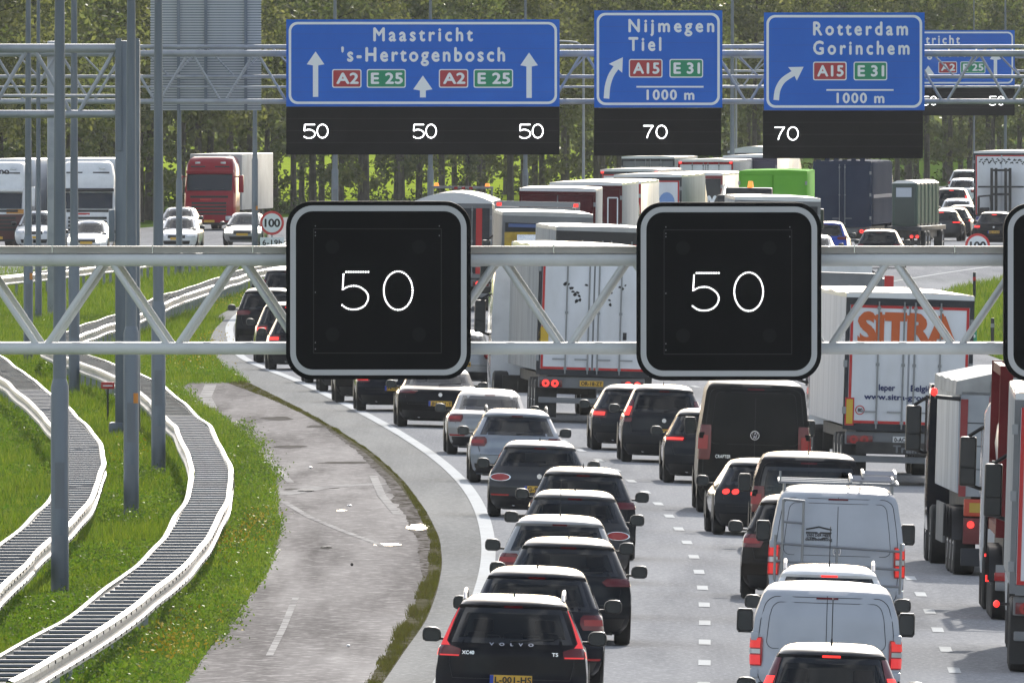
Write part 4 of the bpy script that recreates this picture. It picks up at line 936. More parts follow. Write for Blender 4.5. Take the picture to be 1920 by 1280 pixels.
    if not flip and detail: 
        e = R(-.55, .24, 0); MB().tube((e[0], e[1]-.0, .25), (e[0], e[1]+.25, .25), .035, 10).build('exhaust', ALU, t)
    # front end for oncoming cars
    for sg in (1, -1):
        MB().grid([[Fp(sg*u, z, .04) for u in (.50,.58,.66,.73,.80,.87,.94)] for z in (b - .33, b - .28, b - .225, b - .18, b - .145)]).build('headlight', HEADON if front_lit else HEADL, t)
    MB().grid([[Fp(u, z, .02) for u in np.linspace(-.44, .44, 7)] for z in (b - .37, b - .30, b - .235)]).build('grille', PLAST, t)
    MB().grid([[Fp(u, z, .02) for u in np.linspace(-.7, .7, 9)] for z in (.24, .32, .40)]).build('lower_grille', PLAST, t)
    MB().box(-.26, .26, Yf(.46) + .0, Yf(.46) + .025, .44, .55).build('front_plate', PLY, t, smooth=0)
    # wheels with dark arches
    rw = .33 if kind in ('hatch','sedan','mini','estate') else .36
    ar = MB()
    for y in (.80, Ln - .92):
        for sg in (1, -1):
            put_wheel(t, sg * (w/2 - .115), y, rw, .225)
            n = 22; xx = sg * (w/2 + .004); ar.add([(xx, y, rw)] + [(xx, y + (rw + .075)*math.cos(math.pi*(i/n)*1.16 - .25), max(.15, rw + (rw + .075)*math.sin(math.pi*(i/n)*1.16 - .25))) for i in range(n+1)], [(0, 1+i, 2+i) for i in range(n)])
    ar.build('wheel_arches', PLAST, t, smooth=0)
    MB().box(-w*.36, w*.36, .25, Ln - .3, .15, .24).build('underbody', CHASSIS, t, smooth=0)
    t['_h'] = h; return t, R, h, W
BLK = paint('black', (.006,.006,.008)); ANTH = paint('anthracite', (.018,.020,.024), .2); GREY = paint('mid_grey', (.055,.056,.06), .3); NAVY = paint('night_blue', (.007,.009,.016), .1)
SILV = paint('silver', (.30,.305,.31), .4); SILB = paint('blue_silver', (.26,.285,.32), .4); WHT = paint('white', (.74,.75,.76)); BRWN = paint('dark_brown', (.016,.013,.011), .1)
VANW = M('van_white', (.40,.43,.48), .35, 0, .5, var=(.34,.365,.41), vscale=1.2); MATB = M('satin_black_van', (.010,.010,.0095), .4, 0, .25, var=(.015,.0145,.014), vscale=1.5, spec=.1); BLUE = paint('bright_blue', (.02,.06,.35))
LC = 'queue in the left lane'; MC = 'queue in the middle lane'
# left lane, nearest first
car('parked_suv' if False else 'suv', 'black SUV with tall red L-shaped tail lights, nearest in the left lane', 'car', 955, 152.5, 1118, 'suv', 1.86, BLK, 'ell', 0, 'L-001-HS', rails=True, detail=2, group=LC, hd=.012, badge=False,
    name_plate=[('VOLVO', -.30, .28, 1.045, .034), ('XC40', -.66, -.50, .93, .042), ('T5', .53, .61, .93, .042)])
car('hatchback', 'dark blue hatchback right behind the black SUV, glittery rear window shade', 'car', 1000, 143, 1065, 'hatch', 1.80, NAVY, 'block', group=LC, plate='N-447-DX', detail=2)
car('saloon_car', 'dark grey car with thin tail lights, third from the front of the left lane', 'car', 1060, 132.5, 1010, 'hatch', 1.82, ANTH, 'slant', group=LC, plate='R-208-KB')
car('estate_car', 'silver car with dark red tail lights between two dark cars in the left lane', 'car', 1044, 126.5, 968, 'hatch', 1.80, SILV, 'block', group=LC, plate='K-590-TS', mast_=True, fin=False)
car('small_car', 'grey small car with oval tail light, fourth behind the black SUV', 'car', 1073, 118.5, 920, 'mini', 1.80, GREY, 'oval', group=LC, plate='H-316-ZL')
car('hatchback', 'anthracite car with thin red lights, just ahead of the oval lamped small car', 'car', 1089, 113, 877, 'hatch', 1.80, ANTH, 'slant', 0, group=LC, plate='J-722-VR')
car('small_estate', 'grey small estate with oval chrome ringed tail lights, its left side clear of the queue', 'car', 1009, 104, 827, 'mini', 1.80, GREY, 'oval', group=LC, plate='G-905-NP', fog=True, detail=2)
car('estate_car', 'pale silver estate with red C-shaped tail lights beside the white line', 'car', 967, 96.3, 768, 'estate', 1.80, SILB, 'vert' if False else 'block', group=LC, rails='dark', plate='T-631-GF', mast_=True, fin=False)
car('saloon_car', 'silver blue saloon with cloudy rear window reflecting the sky', 'car', 918, 90, 730, 'sedan', 1.76, SILV, 'block', group=LC, plate='SX-418-P', fin=False, fog=True)
car('saloon_car', 'black saloon with yellow plate just below the left signal', 'car', 824, 84, 697, 'sedan', 1.86, BLK, 'slant', group=LC, plate='JH-231-T')
car('hatchback', 'dark car with one bright red tail light under the left signal', 'car', 742, 80.5, 672, 'hatch', 1.80, NAVY, 'block', 1, plate='PK-82-HB', group=LC)
car('suv', 'black SUV half hidden under the left signal, lower part and wheels showing', 'car', 702, 78.5, 640, 'suv', 1.85, BLK, 'block', group=LC)
car('hatchback', 'dark car of which only the left wheels show under the left signal', 'car', 668, 76, 630, 'hatch', 1.80, ANTH, 'block', group=LC)
car('suv', 'dark vehicle up the queue, fourth set of wheels under the left signal', 'car', 640, 74, 610, 'suv', 1.82, BLK, 'block', group=LC)
car('hatchback', 'black car with lit ring-shaped tail light at the left edge of the left signal', 'car', 568, 71, 588, 'hatch', 1.80, BLK, 'block', 1, group=LC)
car('hatchback', 'dark hatchback with lit lamp behind a gantry diagonal, left of the left signal', 'car', 543, 69.3, 567, 'hatch', 1.80, ANTH, 'block', 1, group=LC)
car('suv', 'black SUV with sloping white shining roof at the far bend, leftmost car of the queue', 'car', 503, 66, 540, 'suv', 1.84, BLK, 'slant', group=LC)
car('van', 'dark van with white roof just above the queue at the far bend', 'van', 540, 60.5, 497, 'suv', 1.85, ANTH, 'mpv', group=LC)
car('saloon_car', 'white topped car with yellow plate between the left signal and the white trailer', 'car', 862, 74.5, 618, 'sedan', 1.80, SILV, 'block', plate='16-KBC-4', group=MC)
# middle lane, nearest first
car('hatchback', 'dark hatchback with lit tall brake lights, nearest in the middle lane', 'car', 1552, 163, 1210, 'hatch', 1.74, ANTH, 'pillar', 1, 'X-274-RD', group=MC, mast_=True, fin=False, detail=2, glass=glassy('half_tinted_glass', (.25,.29,.30)))
v = car('delivery_van', 'white van with big red tail lights and plain rear doors, front of the middle lane', 'van', 1545, 146.5, 1097, 'van', 1.92, VANW, 'van', 0, 'V-83-KLN', group=MC, window=False, mirror=PLAST, badge=False, name_plate=[('Toyota', -.66, -.55, .99, .05)] if False else None, mast_=False, fin=False)
car('suv', 'white SUV with silver roof rails and lit centre brake light between two white vans', 'car', 1549, 141, 1062, 'suv', 1.80, WHT, 'block', 1, 'L-512-XG', group=MC, rails=True, mast_=True, fin=False)
v4 = car('delivery_van', 'white van with roof ladders and grey ladder rack on its rear doors', 'van', 1565, 126.5, 915, 'van', 2.0, VANW, 'van', 0, None, group=MC, window=False, fin=False, badge=False, Ln=5.6)
car('suv', 'dark brown car half hidden left of the van with the ladder rack', 'car', 1500, 121, 930, 'suv', 1.84, BRWN, 'block', group=MC)
car('van', 'black van with wide dark rear window and white shining roof', 'van', 1512, 110, 850, 'van', 1.90, BLK, 'vert', group=MC, window=True, mast_=True, fin=False)
car('saloon_car', 'dark grey car with two round lit brake lights each side', 'car', 1436, 106.5, 862, 'hatch', 1.82, ANTH, 'dot', 1, group=MC, hd=-.045, third=0, glass=GLASSD)
v8 = car('delivery_van', 'tall matt black delivery van with round badge and plain rear doors', 'van', 1411, 101.5, 713, 'van', 2.06, MATB, 'vert', 0, group=MC, window=False, badge=False, fin=False, Ln=6.0)
car('suv', 'dark grey car half hidden by the tall black van, small lit red lamps', 'car', 1330, 95, 767, 'suv', 1.80, ANTH, 'slant', 1, group=MC, third=0)
car('people_carrier', 'dark people carrier with big rear window and yellow plate', 'car', 1243, 90.5, 722, 'suv', 1.70, ANTH, 'mpv', 1, '12-TKV-3', group=MC, glass=GLASSD, third=0)
car('hatchback', 'grey hatchback half hidden left of the dark people carrier', 'car', 1188, 88, 722, 'hatch', 1.78, ANTH, 'block', 1, group=MC, third=0)
# far right part of the queue
FC = 'cars far up the queue on the right'
car('hatchback', 'bright blue hatchback at the right edge of the middle right signal', 'car', 1546, 46, 415, 'hatch', 1.82, BLUE, 'slant', group=FC)
car('saloon_car', 'silver car mostly hidden by the middle right signal, above its gantry tube', 'car', 1521, 47.5, 440, 'sedan', 1.80, SILV, 'block', group=FC)
car('hatchback', 'dark hatchback below the navy container lorry, facing away on the far road', 'car', 1647, 47.2, 430, 'hatch', 1.80, BLK, 'block', group=FC)
car('hatchback', 'dark car with one lit lamp beside the green portable toilets', 'car', 1764, 41, 393, 'hatch', 1.80, GREY, 'slant', 1, group=FC)
car('hatchback', 'dark car second from the green portable toilets', 'car', 1783, 40, 389, 'hatch', 1.80, ANTH, 'block', 1, group=FC)
car('hatchback', 'dark car with lit red lamp below the last trailer, third from the toilets', 'car', 1804, 39.2, 385, 'hatch', 1.80, BLK, 'block', 1, group=FC)
car('estate_car', 'dark estate with yellow plate at the far right above the round sign', 'car', 1863, 42, 397, 'estate', 1.78, BLK, 'block', 1, 'ZD-19-KR', group=FC)
car('suv', 'dark high car with lamps lit at the roof corners above the white car', 'car', 1783, 36.8, 347, 'suv', 1.84, ANTH, 'pillar', 1, group=FC)
car('saloon_car', 'white car in front of the dark high car, left of the last trailer', 'car', 1791, 38.2, 372, 'sedan', 1.80, WHT, 'block', group=FC)
car('van', 'white van farthest up the road, left of the last trailer', 'van', 1806, 31.5, 318, 'suv', 1.90, WHT, 'block', group=FC)
car('saloon_car', 'white car just below the farthest white van', 'car', 1800, 33.2, 334, 'sedan', 1.82, WHT, 'block', group=FC)
# oncoming side
OC = 'cars on the oncoming side'
def oncoming(nm, label, px, s, roof, kind, w, pm, **k): return car(nm, label, 'car', px, s, roof, kind, w, pm, flip=True, hd=.06, group=OC, **k)
oncoming('saloon_car', 'white oncoming car with a lit headlight in front of the white lorry', 177, 43.8, 413, 'sedan', 1.80, WHT, front_lit=True)
oncoming('saloon_car', 'white oncoming car in front of the red lorry, behind a slim lamp post', 345, 42.8, 405, 'sedan', 1.80, WHT)
oncoming('van', 'white oncoming van just behind the white car, beside the red lorry', 343, 40.5, 388, 'suv', 1.86, WHT)
oncoming('hatchback', 'white oncoming car with lit headlight left of the round 100 sign', 467, 41.8, 398, 'suv', 1.80, SILV, front_lit=True)
oncoming('saloon_car', 'white oncoming car glimpsed between the far left lamp posts', 78, 42.5, 395, 'suv', 1.80, WHT)

# ---- fittings that single vans carry
def on_van(v, px0, roof_py, s): return lambda px: (px - px0) / s
t, R, h, W = v4; s = 126.5
lad = MB(); U = lambda px: (px - 1565) / s; Z = lambda py: h - (py - 915) / s; bar = lambda a, b, c, d: lad.tube((U(a), -.10, Z(b)), (U(c), -.10, Z(d)), .020, 8)
bar(1462, 938, 1462, 1092); bar(1500, 940, 1500, 1055); bar(1462, 938, 1502, 941); bar(1460, 980, 1500, 982); bar(1450, 1021, 1684, 1030); bar(1452, 1054, 1684, 1064); bar(1449, 1005, 1449, 1090); bar(1685, 1015, 1685, 1110); bar(1565, 1028, 1565, 1058); bar(1640, 1095, 1685, 1096)
for a, b in ((1450, 1030), (1684, 1030), (1452, 1056), (1684, 1064)): lad.tube((U(a), -.10, Z(b)), (U(a), .12, Z(b)), .014, 6)
lad.build('ladder_rack', GALV, t)
rk = MB()
for y in (.7, 2.2, 3.6): rk.tube((-.86, y, h + .06), (.86, y, h + .06), .022, 8); rk.tube((-.80, y, h - .14), (-.80, y, h + .07), .018, 6); rk.tube((.80, y, h - .14), (.80, y, h + .07), .018, 6)
rk.tube((-.88, .62, h + .06), (-.88, 3.7, h + .06), .02, 6).tube((.88, .62, h + .06), (.88, 3.7, h + .06), .02, 6).tube((-.87, .62, h + .05), (-.87, .62, h + .22), .016, 6)
rk.build('roof_rack', GALV, t)
logo = MB(); y_ = lambda x, z: R(x / W(z), z, .008)[1]
def lg(pts): logo.add([(U(a), y_(U(a), Z(b)), Z(b)) for a, b in pts], [tuple(range(len(pts)))])
lg([(1506,995),(1530,990),(1554,995),(1554,992),(1530,987),(1506,992)]); lg([(1506,998),(1527,998),(1530,1001),(1506,1001)]); lg([(1554,998),(1533,998),(1530,1001),(1554,1001)]); lg([(1506,1008),(1522,1008),(1530,1012),(1506,1012)][:3]); lg([(1554,1008),(1538,1008),(1530,1012)])
text_mesh('VAN DER MEER', U(1507), U(1553), Z(1006.5), Z(1001.5), 0, 1.0, logo, yfun=y_); text_mesh('dakbedekking', U(1505), U(1555), Z(1014), Z(1009), 0, 1.0, logo, yfun=y_)
logo.build('lettering', INK, t, smooth=0)
st = MB(); c = (U(1565), y_(U(1565), Z(1034)) - .006, Z(1034)); n = 24
ring2(st, [(c[0] + .062*math.cos(2*math.pi*i/n), c[2] + .062*math.sin(2*math.pi*i/n)) for i in range(n)], [(c[0] + .052*math.cos(2*math.pi*i/n), c[2] + .052*math.sin(2*math.pi*i/n)) for i in range(n)], c[1])
for a in (90, 210, 330): st.tube((c[0], c[1], c[2]), (c[0] + .055*math.cos(math.radians(a)), c[1], c[2] + .055*math.sin(math.radians(a))), .007, 6)
st.build('badge', CHROME, t)
# the ladders lie on the rack: things of their own
M4 = t.matrix_basis.copy() if False else Matrix.LocRotScale(t.location, t.rotation_euler, None)
def ladder(x0, x1, z, y0, y1, label):
    o = thing('ladder', label, 'ladder', M4 @ Vector(((x0+x1)/2, y0, z)), t.rotation_euler.z, t.rotation_euler.y, group='ladders on the van roof'); w_ = (x1-x0)/2
    for sx in (-1, 1): MB().box(sx*w_ - .016, sx*w_ + .016, 0, y1-y0, -.035, .035).build('stile', ALU, o, smooth=0)
    m = MB(); [m.tube((-w_, y, 0), (w_, y, 0), .014, 6) for y in np.arange(.15, y1-y0, .28)]; m.build('rungs', ALU, o)
ladder(.18, .80, h + .125, -.15, 3.7, 'aluminium ladder lying lowest on the roof rack of the white van')
ladder(.36, .84, h + .205, .05, 3.5, 'aluminium ladder stacked on top of the other on the white van')
t, R, h, W = v8; s = 101.5; yv = lambda x, z: R(x / W(z), z, .008)[1]; m = MB(); zc = h - (816-713)/s; n = 28
m2 = MB(); rr = .085
m2.grid([[(r_*math.cos(2*math.pi*i/n), R(0, zc, .04)[1], zc + r_*math.sin(2*math.pi*i/n)) for i in range(n+1)] for r_ in (rr, rr*.86)])
for a, b in (((-.050,.055),(-.018,-.055)),((-.018,-.055),(0,.0)),((0,0),(.018,-.055)),((.018,-.055),(.050,.055)),((-.022,.065),(0,.015)),((0,.015),(.022,.065))): m2.tube((a[0], R(0,zc,.042)[1], zc+a[1]), (b[0], R(0,zc,.042)[1], zc+b[1]), .006, 5)
m2.build('emblem', CHROME, t); text_mesh('CRAFTER', -.72, -.44, h - (860-713)/s, h - (854-713)/s, 0, 1.1, yfun=yv).build('lettering', CHROME, t, smooth=0)
# ---------------------------------------------------------------- lorries
AX = (1.2, 2.5, 3.8)
LQ = 'lorries queueing on the motorway'
DKRED = M('dark_red_panel', (.085,.012,.016), .4, var=(.06,.010,.014), vscale=1.5, coat=.3, spec=.04); REDP = M('red_panel', (.28,.014,.018), .35, var=(.22,.012,.016), vscale=1.5, coat=.4, spec=.04)
NAVYP = M('navy_steel', (.022,.034,.065), .9, .0, var=(.030,.042,.075), vscale=1.2, spec=.04); GREENP = M('bright_green_panel', (.14,.40,.045), .9, var=(.12,.36,.045), vscale=1, spec=.04); PURP = M('purple_panel', (.028,.020,.05), .4)
GREYP = M('grey_panel', (.20,.205,.21), .5, var=(.15,.155,.16), vscale=1.2, spec=.04); DGREYP = M('dark_grey_panel', (.045,.047,.052), .5, var=(.065,.066,.07), vscale=1.2, spec=.04); BLKP = M('black_panel', (.010,.010,.012), .4, coat=.3)
ROOFW = M('white_roof_sheet', (.70,.71,.71), .3, var=(.60,.61,.61), vscale=.8, coat=.6); TARP = M('grey_tarpaulin', (.40,.40,.39), .5, var=(.30,.30,.29), vscale=1.0, bump=.3, bscale=3)
ORANGEP = M('orange_lettering', (.52,.10,.015), .45); DBLUE = M('dark_blue_lettering', (.01,.02,.10), .5); YREF = M('yellow_reflective', (.55,.36,.02), .4); WPLATE = M('white_plate', (.6,.6,.6), .4)
RIBW = M('ribbed_white_side', (.50,.51,.53), .55, var=(.38,.39,.41), vscale=1.0, stretch=(.1,2.5,.1), spec=.2)
def ribs(mat, per, st=.5):
    nt = mat.node_tree; b = nt.nodes['Principled BSDF']; tc = nt.nodes.new('ShaderNodeTexCoord'); wv = nt.nodes.new('ShaderNodeTexWave'); wv.bands_direction = 'Y'; wv.inputs['Scale'].default_value = per
    bp = nt.nodes.new('ShaderNodeBump'); bp.inputs['Strength'].default_value = st; bp.inputs['Distance'].default_value = .03; nt.links.new(tc.outputs['Object'], wv.inputs[0]); nt.links.new(wv.outputs[0], bp.inputs['Height']); nt.links.new(bp.outputs[0], b.inputs['Normal'])
ribs(RIBW, 1.4)
def wheels6(t, w, ys, rw=.5, dual=False):
    for y in ys:
        for sg in (1, -1): put_wheel(t, sg * (w/2 - .2), y, rw, .36)
def cab_rear(t, y0, pm, dx=0., top=3.55, mir=True):
    """tractor unit ahead of a trailer, seen mostly from behind"""
    m = MB(); prof = [(.55, 1.22, 2.25), (1.0, 1.24, 2.3), (2.2, 1.24, 2.2), (3.0, 1.22, 1.95), (top - .15, 1.16, 1.6), (top, 1.0, 1.35)]
    rows = []
    for z, hw, d in prof: rows.append([(dx - hw, y0 + .1, z), (dx - hw, y0 + d*.5, z), (dx - hw*.98, y0 + d - .2, z), (dx - hw*.8, y0 + d, z), (dx + hw*.8, y0 + d, z), (dx + hw*.98, y0 + d - .2, z), (dx + hw, y0 + d*.5, z), (dx + hw, y0 + .1, z), (dx, y0, z), (dx - hw, y0 + .1, z)])
    m.grid(rows); m.add(rows[-1][:-1], [tuple(range(9))]); c = m.build('cab', pm, t)
    MB().grid([[(dx + u*1.0, y0 + 2.30 - (z - 1.7)*.22, z) for u in (-1, -.5, 0, .5, 1)] for z in (1.75, 2.3, 2.85)]).build('windscreen', DGLASS, c)
    for sg in (1, -1):
        MB().grid([[(dx + sg*1.245, y, z) for y in (y0 + .9, y0 + 1.4, y0 + 1.9)] for z in (1.75, 2.3, 2.8)]).build('side_window', DGLASS, c)
        if mir:
            a = MB(); x = dx + sg*1.44; a.box(x-.13, x+.13, y0 + 1.72, y0 + 1.9, 1.85, 2.62, bev=.04); a.tube((dx + sg*1.2, y0 + 1.85, 2.78), (x, y0 + 1.85, 2.62), .03, 6).tube((dx + sg*1.2, y0 + 1.85, 1.8), (x, y0 + 1.85, 1.88), .03, 6)
            o = a.build('mirror', PLAST, c); MB().box(x-.105, x+.105, y0 + 1.712, y0 + 1.718, 2.15, 2.58).box(x-.105, x+.105, y0 + 1.712, y0 + 1.718, 1.89, 2.12).build('mirror_glass', M('mirror_silver', (.05,.055,.06), .2, .6), o, smooth=0)
    MB().box(dx - 1.0, dx + 1.0, y0 - 1.2, y0 + 2.1, .5, .9).build('tractor_frame', CHASSIS, c, smooth=0)
    for y in (y0 - .6, y0 + 1.35):
        for sg in (1, -1): put_wheel(t, dx + sg*1.03, y, .5, .36)
def lorry(nm, label, px, s, top, rear, side=TRSIDE, roof=ROOFW, Ln=13.6, w=2.55, zb=1.18, hd=None, outline=None, frame=DGREYP, rods=4, lit=1, plate=None, plate_m=None, cabm=WHT, cabdx=0., band=None, curved=0., h=None, doors=True, tail=True, cab=True, group=LQ, header=.12, roll=True):
    h = h or need_h(px, s, top); loc, rz, rl = place(px, s, hd); t = thing(nm, label, 'lorry', loc, rz, rl, group); a = w/2
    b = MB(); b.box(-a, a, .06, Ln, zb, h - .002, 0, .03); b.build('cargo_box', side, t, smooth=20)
    r = MB(); n = 10
    if curved: r.grid([[(a*u, y, h + .004 + curved*(1 - u*u)) for u in np.linspace(-1, 1, 11)] for y in (.05, 1.0, Ln)]); r.add([(a*u, .045, h + .004 + curved*(1 - u*u)) for u in np.linspace(-1, 1, 11)] + [(a, .045, h - .06), (-a, .045, h - .06)], [tuple(range(13))])
    else:
        rows = [[(-a - .004, y, h - .09), (-a - .004, y, h - .01 + .02*math.sin(y*1.3)), (-a + .05, y, h + .012), (-a*.4, y, h + .03 + .012*math.sin(y*2.1)), (a*.4, y, h + .03 + .012*math.sin(y*2.1 + 1)), (a - .05, y, h + .012), (a + .004, y, h - .01 + .02*math.sin(y*1.7)), (a + .004, y, h - .09)] for y in np.arange(.02, Ln + .01, .68)]
        r.grid(rows); r.add([(-a, .015, h - .09), (a, .015, h - .09), (a, .015, h + .0), (-a*.4, .015, h + .03), (a*.4, .015, h + .03), (-a, .015, h)], [(0, 1, 2, 4, 3, 5)])
    r.build('roof', roof, t)
    f = MB(); f.box(-a - .005, -a + .075, 0, .058, zb - .08, h - .09); f.box(a - .075, a + .005, 0, .058, zb - .08, h - .09); f.box(-a + .075, a - .075, 0, .058, h - .09 - header, h - .09); f.box(-a + .075, a - .075, 0, .058, zb - .1, zb + .04); f.build('rear_frame', frame, t, smooth=0)
    z0, z1 = zb + .045, h - .095 - header
    if doors:
        for sg in (1, -1):
            d = MB(); d.box(min(sg*.02, sg*(a - .08)), max(sg*.02, sg*(a - .08)), .012, .055, z0, z1, bev=.008); dr = d.build('door', rear, t)
            if rods:
                for x in ((.11, .62) if rods == 4 else (.12,)):
                    m = MB(); m.tube((sg*x, -.008, z0 - .10), (sg*x, -.008, z1 + .08), .017, 8)
                    for z in (z0 + .02, z0 + (z1-z0)*.5, z1 - .05): m.box(sg*x - .035, sg*x + .035, -.02, .012, z - .03, z + .03)
                    m.box(min(sg*x, sg*(x + .3)), max(sg*x, sg*(x + .3)), -.022, -.008, z0 + .22, z0 + .25); m.build('lock_rod', GALV, dr)
            if outline is not None:
                m = MB(); k = .055
                m.box(min(sg*(a - .09 - k), sg*(a - .09)), max(sg*(a - .09 - k), sg*(a - .09)), .007, .012, z0, z1); m.box(min(sg*.03, sg*(a - .09 - k)), max(sg*.03, sg*(a - .09 - k)), .007, .012, z1 - k, z1); m.box(min(sg*.03, sg*(a - .09 - k)), max(sg*.03, sg*(a - .09 - k)), .007, .012, z0, z0 + k)
                m.build('reflective_tape', outline, dr, smooth=0)
            m = MB(); [m.box(sg*(a - .02) - .05, sg*(a - .02) + .03, -.02, .012, z - .07, z + .07) for z in (z0 + .25, z0 + (z1-z0)*.5, z1 - .3)]; m.build('hinges', GALV, dr, smooth=0)
    if band: zz, hh, mt = band; MB().box(-a + .02, a - .02, -.004, .0, zz, zz + hh).build('band', mt, t, smooth=0)
    if tail:
        MB().box(-1.0, 1.0, .25, Ln - .3, .85, zb - .1).build('chassis', CHASSIS, t, smooth=0)
        MB().box(-1.2, 1.2, .1, .2, .45, .58, bev=.02).box(-1.22, 1.22, .08, .22, zb - .38, zb - .12, bev=.02).build('bumper_bar', GREYP, t)
        for sg in (1, -1):
            lb = MB().box(sg*.93 - .26, sg*.93 + .26, .04, .12, zb - .36, zb - .20, bev=.012).build('tail_light', LAMPDK, t)
            for x in (.84, 1.05): 
                m = MB(); n = 16; ring2(m, [(sg*x + .085*math.cos(2*math.pi*i/n), zb - .28 + .085*math.sin(2*math.pi*i/n)) for i in range(n)], [(sg*x + .035*math.cos(2*math.pi*i/n), zb - .28 + .035*math.sin(2*math.pi*i/n)) for i in range(n)], .034); m.build('lens', LAMPON if lit else LAMPR, lb)
            MB().box(sg*1.0 - .24, sg*1.0 + .24, .62, .64, .12, .85).build('mud_flap', PLAST, t, smooth=0)
        if plate:
            p = MB().box(-.27, .27, .055, .075, zb - .33, zb - .20, bev=.004).build('number_plate', plate_m or PLY, t); text_mesh(plate, -.24, .24, zb - .305, zb - .225, .051, 1.05).build('lettering', INK, p, smooth=0)
        wheels6(t, w, AX if Ln > 10 else (1.6, 2.9))
    if cab: cab_rear(t, Ln + .75, cabm, cabdx, top=min(3.7, h - .1))
    return t, h, z0, z1
def onrear(t, name, mat, fn, par=None, smooth=0): m = MB(); fn(m); return m.build(name, mat, par or t, smooth=smooth)

# orange lettered refrigerated trailer
s = 94.; t, h, z0, z1 = lorry('refrigerated_lorry', 'white box trailer with huge orange capital letters on its doors', 1697, s, 552, TRW, RIBW, outline=REDREF, plate='0-ACK-310', plate_m=WPLATE, hd=-.037, lit=0, header=.14)
U = lambda px: (px - 1697) / s; Z = lambda py: h - (py - 552) / s
text_mesh('SITRA', U(1599), U(1777), Z(645), Z(591), -.001, .96, bold=.06).build('lettering', ORANGEP, t, smooth=0)
m = MB(); text_mesh('Ieper', U(1642), U(1672), Z(733), Z(722), -.001, 1, m); text_mesh('België', U(1702), U(1740), Z(733), Z(722), -.001, 1, m); text_mesh('www.sitra-group.com', U(1615), U(1776), Z(750), Z(740), -.001, 1, m); text_mesh('FR', U(1731), U(1750), Z(780), Z(766), -.001, 1, m); m.build('lettering', DBLUE, t, smooth=0)
rm = MB().box(U(1580), U(1597), -.004, .008, Z(800), Z(748)).build('marker_board', REDREF, t, smooth=0); MB().box(U(1582.5), U(1594.5), -.007, -.004, Z(797), Z(751)).build('board_centre', YREF, rm, smooth=0)
m = MB(); cx, cz = U(1608), Z(771); n = 24; ring2(m, [(cx + .095*math.cos(2*math.pi*i/n), cz + .095*math.sin(2*math.pi*i/n)) for i in range(n)], [(cx + .075*math.cos(2*math.pi*i/n), cz + .075*math.sin(2*math.pi*i/n)) for i in range(n)], .004); sp = m.build('speed_sticker', REDREF, t)
text_mesh('80', cx - .045, cx + .045, cz - .035, cz + .035, .004, 1).build('number', INK, sp, smooth=0)
MB().box(-1.0, 1.05, .03, .05, zlow := .62, .86).build('spray_flap', CHASSIS, t, smooth=0); text_mesh('Trailer', U(1672), U(1738), .66, .80, .025, 1).build('lettering', GREYP, t, smooth=0)
# white trailer with red tape between the signals
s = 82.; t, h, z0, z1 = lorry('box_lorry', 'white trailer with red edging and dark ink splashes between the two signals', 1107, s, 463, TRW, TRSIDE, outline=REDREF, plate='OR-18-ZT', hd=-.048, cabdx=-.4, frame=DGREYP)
m = MB(); U = lambda px: (px - 1107) / s; Z = lambda py: h - (py - 463) / s
for x, y, r_ in [(1052,533,4),(1058,534,3),(1064,541,4),(1067,548,3),(1071,552,4),(1076,549,3),(1079,556,3),(1074,566,4),(1081,563,3),(1092,535,3),(1130,552,2.5),(1136,562,2.5),(1140,548,2),(1155,537,3),(1160,540,2.5),(1138,570,3),(1165,533,2)]:
    n = 7; m.add([(U(x) + r_/s*math.cos(2*math.pi*i/n + x)*(1.3 if i % 2 else .7), .003, Z(y) + r_/s*math.sin(2*math.pi*i/n + x)*(1.2 if i % 3 else .6)) for i in range(n)], [tuple(range(n))])
m.box(U(1163), U(1170), .002, .005, Z(636), Z(622)); m.build('ink_splashes', INK, t, smooth=0)
MB().box(-1.24, -1.02, .0, .006, Z(648), Z(615)).build('marker_board', LAMPOR if False else YREF, t, smooth=0)
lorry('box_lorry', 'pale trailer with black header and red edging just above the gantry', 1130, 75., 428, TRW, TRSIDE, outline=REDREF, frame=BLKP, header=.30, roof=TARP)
# lorry with tarpaulin roof and open rear
s = 66.5; t, h, z0, z1 = lorry('tarpaulin_lorry', 'grey tarpaulin lorry with open back showing yellow and silver cargo', 1020, s, 400, GREYP, GREYP, roof=TARP, doors=False, frame=GREYP, header=.2)
MB().box(-1.19, 1.19, .056, .07, z0, z1).build('opening_shade_sheet', DGREYP, t, smooth=0); MB().box(-1.1, 1.15, -.02, .055, z1 - .12, z1 - .02).build('blue_lining', M('blue_lining', (.06,.10,.24), .5), t, smooth=0)  # flat dark sheet: shade inside the open back, put in as colour
tag_c = thing('yellow_crate', 'yellow crate inside the open back of the grey tarpaulin lorry', 'crate', t.matrix_basis @ Vector((0,0,0)) if False else Matrix.LocRotScale(t.location, t.rotation_euler, None) @ Vector((-.70, .0, z0)), t.rotation_euler.z)
MB().box(-.45, .45, -.03, .05, 0, z1 - z0 - .25, bev=.02).build('crate_body', M('yellow_crate_paint', (.45,.30,.02), .5, var=(.25,.16,.02), vscale=3), tag_c); MB().box(-.1, .85, -.12, -.04, 0, z1 - z0 - .32, bev=.02).build('foil_wrap', M('crumpled_foil', (.6,.6,.62), .25, .8, bump=1., bscale=7), tag_c)
